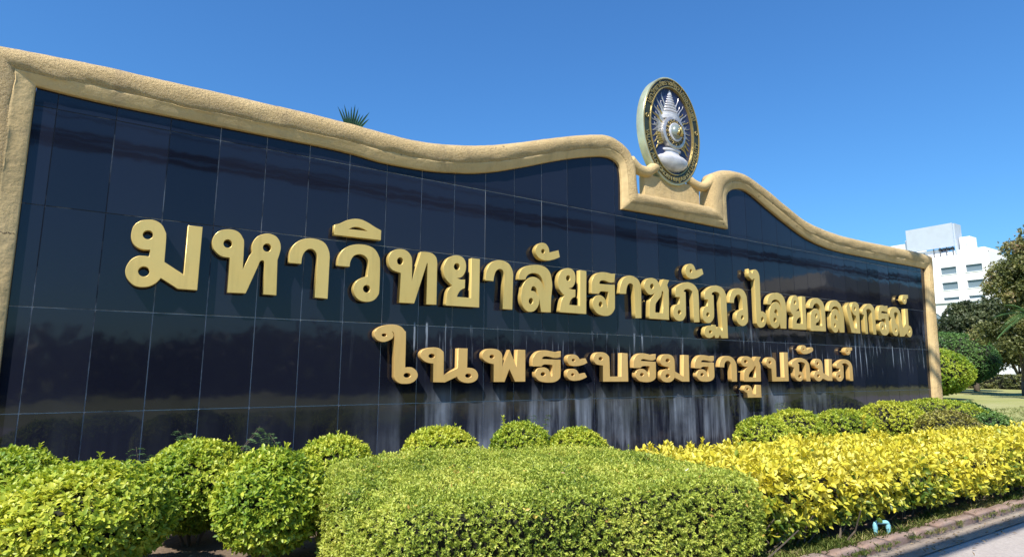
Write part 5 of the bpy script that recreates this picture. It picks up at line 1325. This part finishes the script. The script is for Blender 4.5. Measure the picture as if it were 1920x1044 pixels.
def trunk(root, base, tips, r0):
    bm = bmesh.new()
    base = Vector(base); fork = base + Vector((0.2, 0, tips[0][2] * 0.35))
    add_tube(bm, [base, (base + fork) / 2 + Vector((.1, .05, 0)), fork], [r0, r0 * .85, r0 * .75], 12)
    for t in tips:
        t = Vector(t)
        q = spline_pts([fork - Vector((0, 0, .3)), fork * .55 + t * .45 + Vector((0, 0, .4)), t], 4)
        add_tube(bm, q, list(np.linspace(r0 * .5, r0 * .08, len(q))), 8)
    obj('trunk', bm_mesh('trunk', bm), BARK, root, smooth=True)
def scatter_clumps(c, rad, n_, r, seed):
    g = np.random.default_rng(seed)
    out = []
    for _ in range(n_):
        d = g.normal(size=3); d /= np.linalg.norm(d)
        k = g.uniform(0.35, 1.0)
        out.append((c[0] + d[0] * rad[0] * k, c[1] + d[1] * rad[1] * k, c[2] + d[2] * rad[2] * k, r * g.uniform(.7, 1.3)))
    return out

tr = empty('tall_tree', (45.5, 7.4, 0), 'tall olive and brown leafed tree at the right edge', 'tree')
cl = scatter_clumps((44.6, 6.6, 8.0), (2.6, 2.2, 3.2), 34, 1.0, 11) + scatter_clumps((45.6, 5.2, 8.2), (2.4, 2.4, 3.6), 26, 1.1, 12) + scatter_clumps((43.2, 8.1, 4.4), (1.7, 1.7, 1.5), 14, 0.75, 13)
cl += scatter_clumps((43.6, 7.4, 6.6), (1.8, 1.5, 2.4), 16, 0.85, 14)
crown(tr, cl, 19000, 0.20, 0.11, OLIVE, (0.0, 1.0), 2.0)
trunk(tr, (45.5, 7.4, -0.2), [(c_[0], c_[1], c_[2]) for c_ in cl[::5]], 0.32)
tr = empty('dark_tree', (56.5, 15.2, 0), 'very dark rounded tree between the white building and the tall tree', 'tree')
cl = scatter_clumps((56.2, 14.6, 6.2), (2.3, 2.6, 1.9), 26, 1.1, 21)
crown(tr, cl, 7500, 0.24, 0.13, DARKLEAF, (0.0, 0.9), 3.0)
trunk(tr, (56.5, 15.2, -0.2), [(c_[0], c_[1], c_[2]) for c_ in cl[::5]], 0.26)
tr = empty('bronze_tree', (47.0, 8.8, 0), 'lower bronze-green tree under the tall tree above the far hedge', 'tree')
cl = scatter_clumps((46.8, 8.0, 3.9), (2.4, 1.8, 0.9), 16, 0.7, 31)
crown(tr, cl, 3500, 0.17, 0.10, OLIVE, (0.3, 1.0), 5.0)
trunk(tr, (47.0, 8.8, -0.2), [(c_[0], c_[1], c_[2]) for c_ in cl[::4]], 0.16)
tr = empty('background_tree', (74, 17.5, 0), 'shadowy olive tree beyond the far hedge', 'tree')
cl = scatter_clumps((74, 17.0, 4.4), (3.0, 4.6, 2.4), 26, 1.4, 41)
crown(tr, cl, 5200, 0.34, 0.2, OLIVE, (0.0, 0.8), 6.0)
trunk(tr, (74, 17.5, -0.2), [(c_[0], c_[1], c_[2]) for c_ in cl[::5]], 0.25)
# feather palm in front of the tall tree
fp = empty('feather_palm', (39.3, 5.6, 0), 'feather palm with arching fronds and yellow tips before the tall tree', 'palm')
bm = bmesh.new()
add_tube(bm, [(39.3, 5.6, -0.2), (39.15, 5.65, 3), (39.2, 5.6, 5.4)], [0.17, 0.13, 0.11], 10)
obj('trunk', bm_mesh('trunk', bm), BARK, fp, smooth=True)
FP = [simple('frond_green', (0.07, 0.15, 0.04), 0.5, var=0.3, scale=3), simple('frond_yellow', (0.38, 0.33, 0.09), 0.5, var=0.2, scale=3)]
for k in range(16):
    a = k * 2.4; el = 0.9 - 0.09 * k
    bm = bmesh.new()
    o_ = Vector((39.2, 5.6, 5.4)); d = Vector((math.cos(a) * math.cos(el), math.sin(a) * math.cos(el), math.sin(el)))
    q = [o_ + d * 2.0 * t - Vector((0, 0, 1)) * 0.9 * t * t for t in np.linspace(0, 1, 10)]
    add_tube(bm, q, list(np.linspace(.03, .008, 10)), 5)
    s = d.cross(Vector((0, 0, 1))).normalized()
    for i in range(2, 30):
        t = i / 30
        p = o_ + d * 2.0 * t - Vector((0, 0, 1)) * 0.9 * t * t
        for sd in (-1, 1):
            blade_leaf(bm, p, (s * sd + d * .5 + Vector((0, 0, -.25))).normalized(), Vector((0, 0, 1)), 0.48 * math.sin(math.pi * (0.15 + .8 * t)), 0.022, 3, 0.3)
    obj('frond', bm_mesh('frond', bm), FP[1 if k in (5, 10, 13) else 0], fp, smooth=True)

bush('topiary_dome', 'huge dark green clipped dome behind the brighter one on the lawn', 'shrub', (50.4, 15.3), 4.0, 5.1, 'big clipped domes on the lawn', TOPIARY, leafL=0.15, leafW=0.08, nshoot=6500, k=5, zb=0.4, tint=(0.0, 0.9), lump=0.05, seed=31, core_in=0.2, patch=3)
bush('topiary_dome', 'bright lime clipped dome right beside the right jamb', 'shrub', (34.1, 9.3), 2.15, 3.15, 'big clipped domes on the lawn', LIME, leafL=0.12, leafW=0.065, nshoot=4200, k=5, zb=0.25, tint=(0.1, 0.85), lump=0.04, seed=32, core_in=0.15, patch=3)
fh = empty('far_hedge', (68, 16, 0), 'low olive hedge across the far edge of the lawn', 'hedge')
me = prism_hull([(66, 10), (68.5, 10), (72, 24), (69.5, 24)], 1.35, res=0.4, rnd=0.3, lump=0.12)
P, N = surf_sample(me, 2400)
a = rosettes(P, N, 5, 0.2, 0.11, depth=0.15, out=0.05)
obj('foliage', leaf_mesh('foliage', *a[:5], np.clip(fbm(P, .8, 3)[a[5]] + rng.normal(size=len(a[5])) * .2, 0, 1), 'small'), OLIVE, fh, kind='stuff')
shrink(me, 0.12); obj('twig_shade_core', me, CORE, fh, smooth=True)
# small purple-topped seedling on the lawn
sd = empty('seedling', (15.3, -1.9, 0), 'thin young plant with a pale purple tip on the lawn', 'plant')
bm = bmesh.new(); add_tube(bm, [(15.3, -1.9, -.05), (15.33, -1.88, .35), (15.3, -1.9, .68)], [.012, .010, .006], 6)
obj('stem', bm_mesh('stem', bm), BARK, sd)
P = np.tile([15.3, -1.9, .5], (26, 1)) + rng.normal(size=(26, 3)) * np.array([.09, .05, .12]); P[:8] += [0, 0, .17]
obj('foliage', leaf_mesh('foliage', P, rng.normal(size=(26, 3)), rng.normal(size=(26, 3)) + [0, -1, 1], np.full(26, .09), np.full(26, .045), np.r_[np.full(8, 1.0), rng.random(18) * .6], 'small'), m_leaf('seedling_leaf', [(0, (.08, .14, .04)), (.7, (.2, .28, .08)), (1, (.45, .35, .5))], .3), sd, kind='stuff')

# ------------------------------------------------------------------ the white building
WHITE = simple('white_render', (0.80, 0.80, 0.80), 0.75, var=0.04, scale=0.4)
GREYP = simple('grey_metal_sheet', (0.42, 0.47, 0.53), 0.55, var=0.05, scale=0.6)
GLASS = NT('window_glass'); GLASS.col((0.16, 0.21, 0.24)); GLASS.rough(0.15); GLASS = GLASS.m
FRAMEW = simple('window_frame_white', (0.70, 0.71, 0.72), 0.5)
DARK = simple('dark_recess', (0.08, 0.08, 0.085), 0.8)
bd = empty('white_building', (146.2, 54, -0.2), 'white multi-storey building with rows of windows and a grey panel on its roof', 'building')
def bbox(name, lo, hi, mat, bev=0):
    bm = bmesh.new(); add_box(bm, lo, hi, bev); bmesh.ops.recalc_face_normals(bm, faces=bm.faces)
    return obj(name, bm_mesh(name, bm), mat, bd)
X0 = 146.2
# facade built round its openings: piers and bands
wins = []
for cy in (50.78, 45.9, 55.66, 60.5, 65.4):
    for (zb_, zt_) in ((23.72, 25.35), (20.15, 21.9), (17.75, 18.5)):
        wins.append((cy - 1.52, cy + 1.52, zb_, zt_))
bbox('wall', (X0 + 0.4, 43.0, -0.2), (X0 + 26, 69, 27.6), WHITE)
ys = [43.0] + sorted({q for w in wins for q in w[:2]}) + [69.0]
zs = [16.0, 17.75, 18.5, 20.15, 21.9, 23.72, 25.35, 27.6]
for i in range(len(ys) - 1):
    for j in range(len(zs) - 1):
        cy, cz = (ys[i] + ys[i + 1]) / 2, (zs[j] + zs[j + 1]) / 2
        if any(w[0] < cy < w[1] and w[2] < cz < w[3] for w in wins): continue
        if j % 2 == 0 and i > 0: continue
    # piers
for i in range(0, len(ys) - 1, 2):
    bbox('pier', (X0, ys[i], 17.75), (X0 + .4, ys[i + 1], 25.35), WHITE)
for (za, zb_) in ((17.42, 17.75), (18.5, 20.15), (21.9, 23.72), (25.35, 27.86)):
    bbox('spandrel', (X0 - 0.003, 42.997, za), (X0 + .4, 69, zb_), WHITE)
bbox('cornice', (X0 - 0.35, 42.7, 17.2), (X0 + .4, 69, 17.42), WHITE)
bbox('cornice', (X0 - 0.12, 42.9, 16.9), (X0 + .4, 69, 17.2), GREYP)
bbox('arcade_wall', (X0 - 0.003, 43, 15.6), (X0 + .4, 69, 16.9), WHITE)
bbox('parapet', (X0, 42.997, 27.6), (X0 + 26, 43.3, 27.86), WHITE)
for (ya, yb, za, zb_) in wins:
    w = bbox('window', (X0 + .30, ya, za), (X0 + .36, yb, zb_), GLASS)
    fr_ = bmesh.new()
    for (a_, b_, c_, d_) in ((ya, ya + .12, za, zb_), (yb - .12, yb, za, zb_), (ya + .12, yb - .12, zb_ - .12, zb_), (ya + .12, yb - .12, za, za + .14)):
        add_box(fr_, (X0 + .2, a_, c_), (X0 + .30, b_, d_))
    w2 = yb - ya
    for t in (0.16, 0.5, 0.84):
        add_box(fr_, (X0 + .22, ya + w2 * t - .13, za + .14), (X0 + .30, ya + w2 * t + .13, zb_ - .12))
    if zb_ - za > 1:
        add_box(fr_, (X0 + .23, ya + .12, za + .36), (X0 + .30, yb - .12, za + .46))
        bmesh.ops.recalc_face_normals(fr_, faces=fr_.faces)
    o = bpy.data.objects.new('frame', bm_mesh('frame', fr_)); o.data.materials.append(FRAMEW)
    C.objects.link(o); o.parent = w; o.matrix_parent_inverse = Matrix.Translation(-bd.location)
    bbox('sill', (X0 - .12, ya - .15, za - .14), (X0 - .003, yb + .15, za - .02), WHITE)
    bbox('lintel', (X0 - .03, ya, zb_ - .10), (X0 + .19, yb, zb_ - .0), GREYP)
# arches
for cy in (55.2, 60.8, 66.4, 49.6, 44.0):
    bm = bmesh.new()
    for rr, xx, mt in ((2.35, 0.0, None),):
        pr_ = [(cy - 2.35, 11.7), (cy + 2.35, 11.7)] + [(cy + 2.35 * math.cos(t), 13.0 + 2.35 * math.sin(t)) for t in np.linspace(0, math.pi, 17)]
        f_ = [bm.verts.new((X0 - .02, a_, b_)) for a_, b_ in pr_]; g_ = [bm.verts.new((X0 + .1, a_, b_)) for a_, b_ in pr_]
        bm.faces.new(f_); bm.faces.new(g_[::-1])
        for i in range(len(f_)): bm.faces.new((f_[i], f_[(i + 1) % len(f_)], g_[(i + 1) % len(f_)], g_[i]))
    bmesh.ops.recalc_face_normals(bm, faces=bm.faces)
    w = obj('arched_window', bm_mesh('arched_window', bm), GLASS, bd)
    bm = bmesh.new()
    add_tube(bm, [(X0 - .05, cy + 2.45 * math.cos(t), 13.0 + 2.45 * math.sin(t)) for t in np.linspace(0, math.pi, 21)], .16, 6)
    add_tube(bm, [(X0 - .05, cy - 1.0, 11.7), (X0 - .05, cy - 1.0, 15.1)], .05, 4)
    add_tube(bm, [(X0 - .05, cy + .6, 11.7), (X0 - .05, cy + .6, 15.2)], .05, 4)
    obj('frame', bm_mesh('frame', bm), FRAMEW, bd)
bbox('arcade_wall', (X0, 43, -0.2), (X0 + .4, 69, 15.6), WHITE)
bbox('cornice', (X0 - 0.35, 42.8, 11.35), (X0 - 0.003, 69, 11.65), WHITE)
# roof structures
bbox('penthouse', (149.0, 52.95, 27.6), (158, 62.4, 30.1), WHITE)
bbox('penthouse', (149.02, 44.5, 27.6), (158, 52.94, 29.3), WHITE)
bbox('vent_opening', (148.94, 56.3, 28.6), (148.99, 57.9, 29.6), DARK)
bbox('penthouse', (150.0, 59.6, 30.1), (158, 60.75, 33.66), WHITE)
bbox('penthouse', (150.2, 60.76, 30.1), (158, 64.5, 32.9), WHITE)
bbox('roof_panel', (148.2, 49.92, 30.3), (148.6, 59.7, 35.72), GREYP)
for y_ in (50.3, 51.6, 52.9, 54.2):
    bbox('panel_strut', (148.6, y_, 28.0), (148.75, y_ + .15, 34.5), DARK)
for y_ in (50.4, 51.2, 52.0, 52.8): bbox('panel_strut', (148.7, y_, 29.6), (149.6, y_ + .5, 30.2), DARK)
bbox('stair_tower', (149.6, 47.2, 27.6), (153, 49.3, 32.3), WHITE)
bbox('stair_tower_rib', (149.5, 47.9, 28.0), (149.6, 48.05, 31.8), GREYP)
bbox('roof_panel_side', (148.61, 49.6, 28.5), (152.0, 49.9, 35.6), GREYP)

# ------------------------------------------------------------------ across the road: what the polished tiles mirror
CAB = simple('cable_black', (0.02, 0.02, 0.022), 0.6)
cb = empty('overhead_cables', (0, -9.0, 0), 'bundle of black overhead cables strung along the road, seen mirrored in the tiles', 'cable')
for i, (dy, z_, r_) in enumerate(((0, 7.22, .045), (.05, 7.32, .04), (-.05, 7.14, .04), (.04, 7.06, .03), (-.03, 7.40, .03), (.0, 6.99, .025), (0.0, 7.78, .018), (0.03, 7.98, .014))):
    bm = bmesh.new()
    q = [(x_, -9.0 + dy, z_ + 0.00022 * (x_ - 2) ** 2 + 0.03 * math.sin(x_ * .5 + i)) for x_ in np.linspace(-60, 75, 90)]
    add_tube(bm, q, r_, 8)
    obj('cable', bm_mesh('cable', bm), CAB, cb, smooth=True)
EAVE = simple('pale_eave', (0.45, 0.42, 0.38), 0.8)
SHOP = simple('grey_facade', (0.30, 0.30, 0.30), 0.8, var=0.1)
sb = empty('shop_building', (85, -42, 0), 'long grey building with pale eaves across the road, only mirrored in the tiles', 'building')
def sbox(name, lo, hi, mat):
    bm = bmesh.new(); add_box(bm, lo, hi); bmesh.ops.recalc_face_normals(bm, faces=bm.faces)
    return obj(name, bm_mesh(name, bm), mat, sb)
sbox('wall', (64, -50, -.1), (130, -35, 6.4), SHOP)
sbox('upper_wall', (70, -49, 6.4), (130, -36, 12.6), DARK)
sbox('eave', (66, -50, 12.6), (132, -34, 14.4), EAVE)
sbox('eave', (62, -50, 6.4), (131, -33.6, 7.0), EAVE)
for i in range(8): sbox('window', (68 + i * 7.5, -34.97, 2.6), (72 + i * 7.5, -34.9, 4.6), GLASS)
fb = empty('roadside_trees', (0, -40, 0), 'row of low dark trees across the road, only mirrored in the tiles', 'trees')
cl = []
for x_ in np.arange(-90, 62, 2.2): cl.append((x_ + random.uniform(-.5, .5), -38 + random.uniform(-1.5, 1.5), 1.5, random.uniform(2.4, 4.2)))
crown(fb, cl, 20000, 0.6, 0.4, DARKLEAF, (0, 1), 9.0)
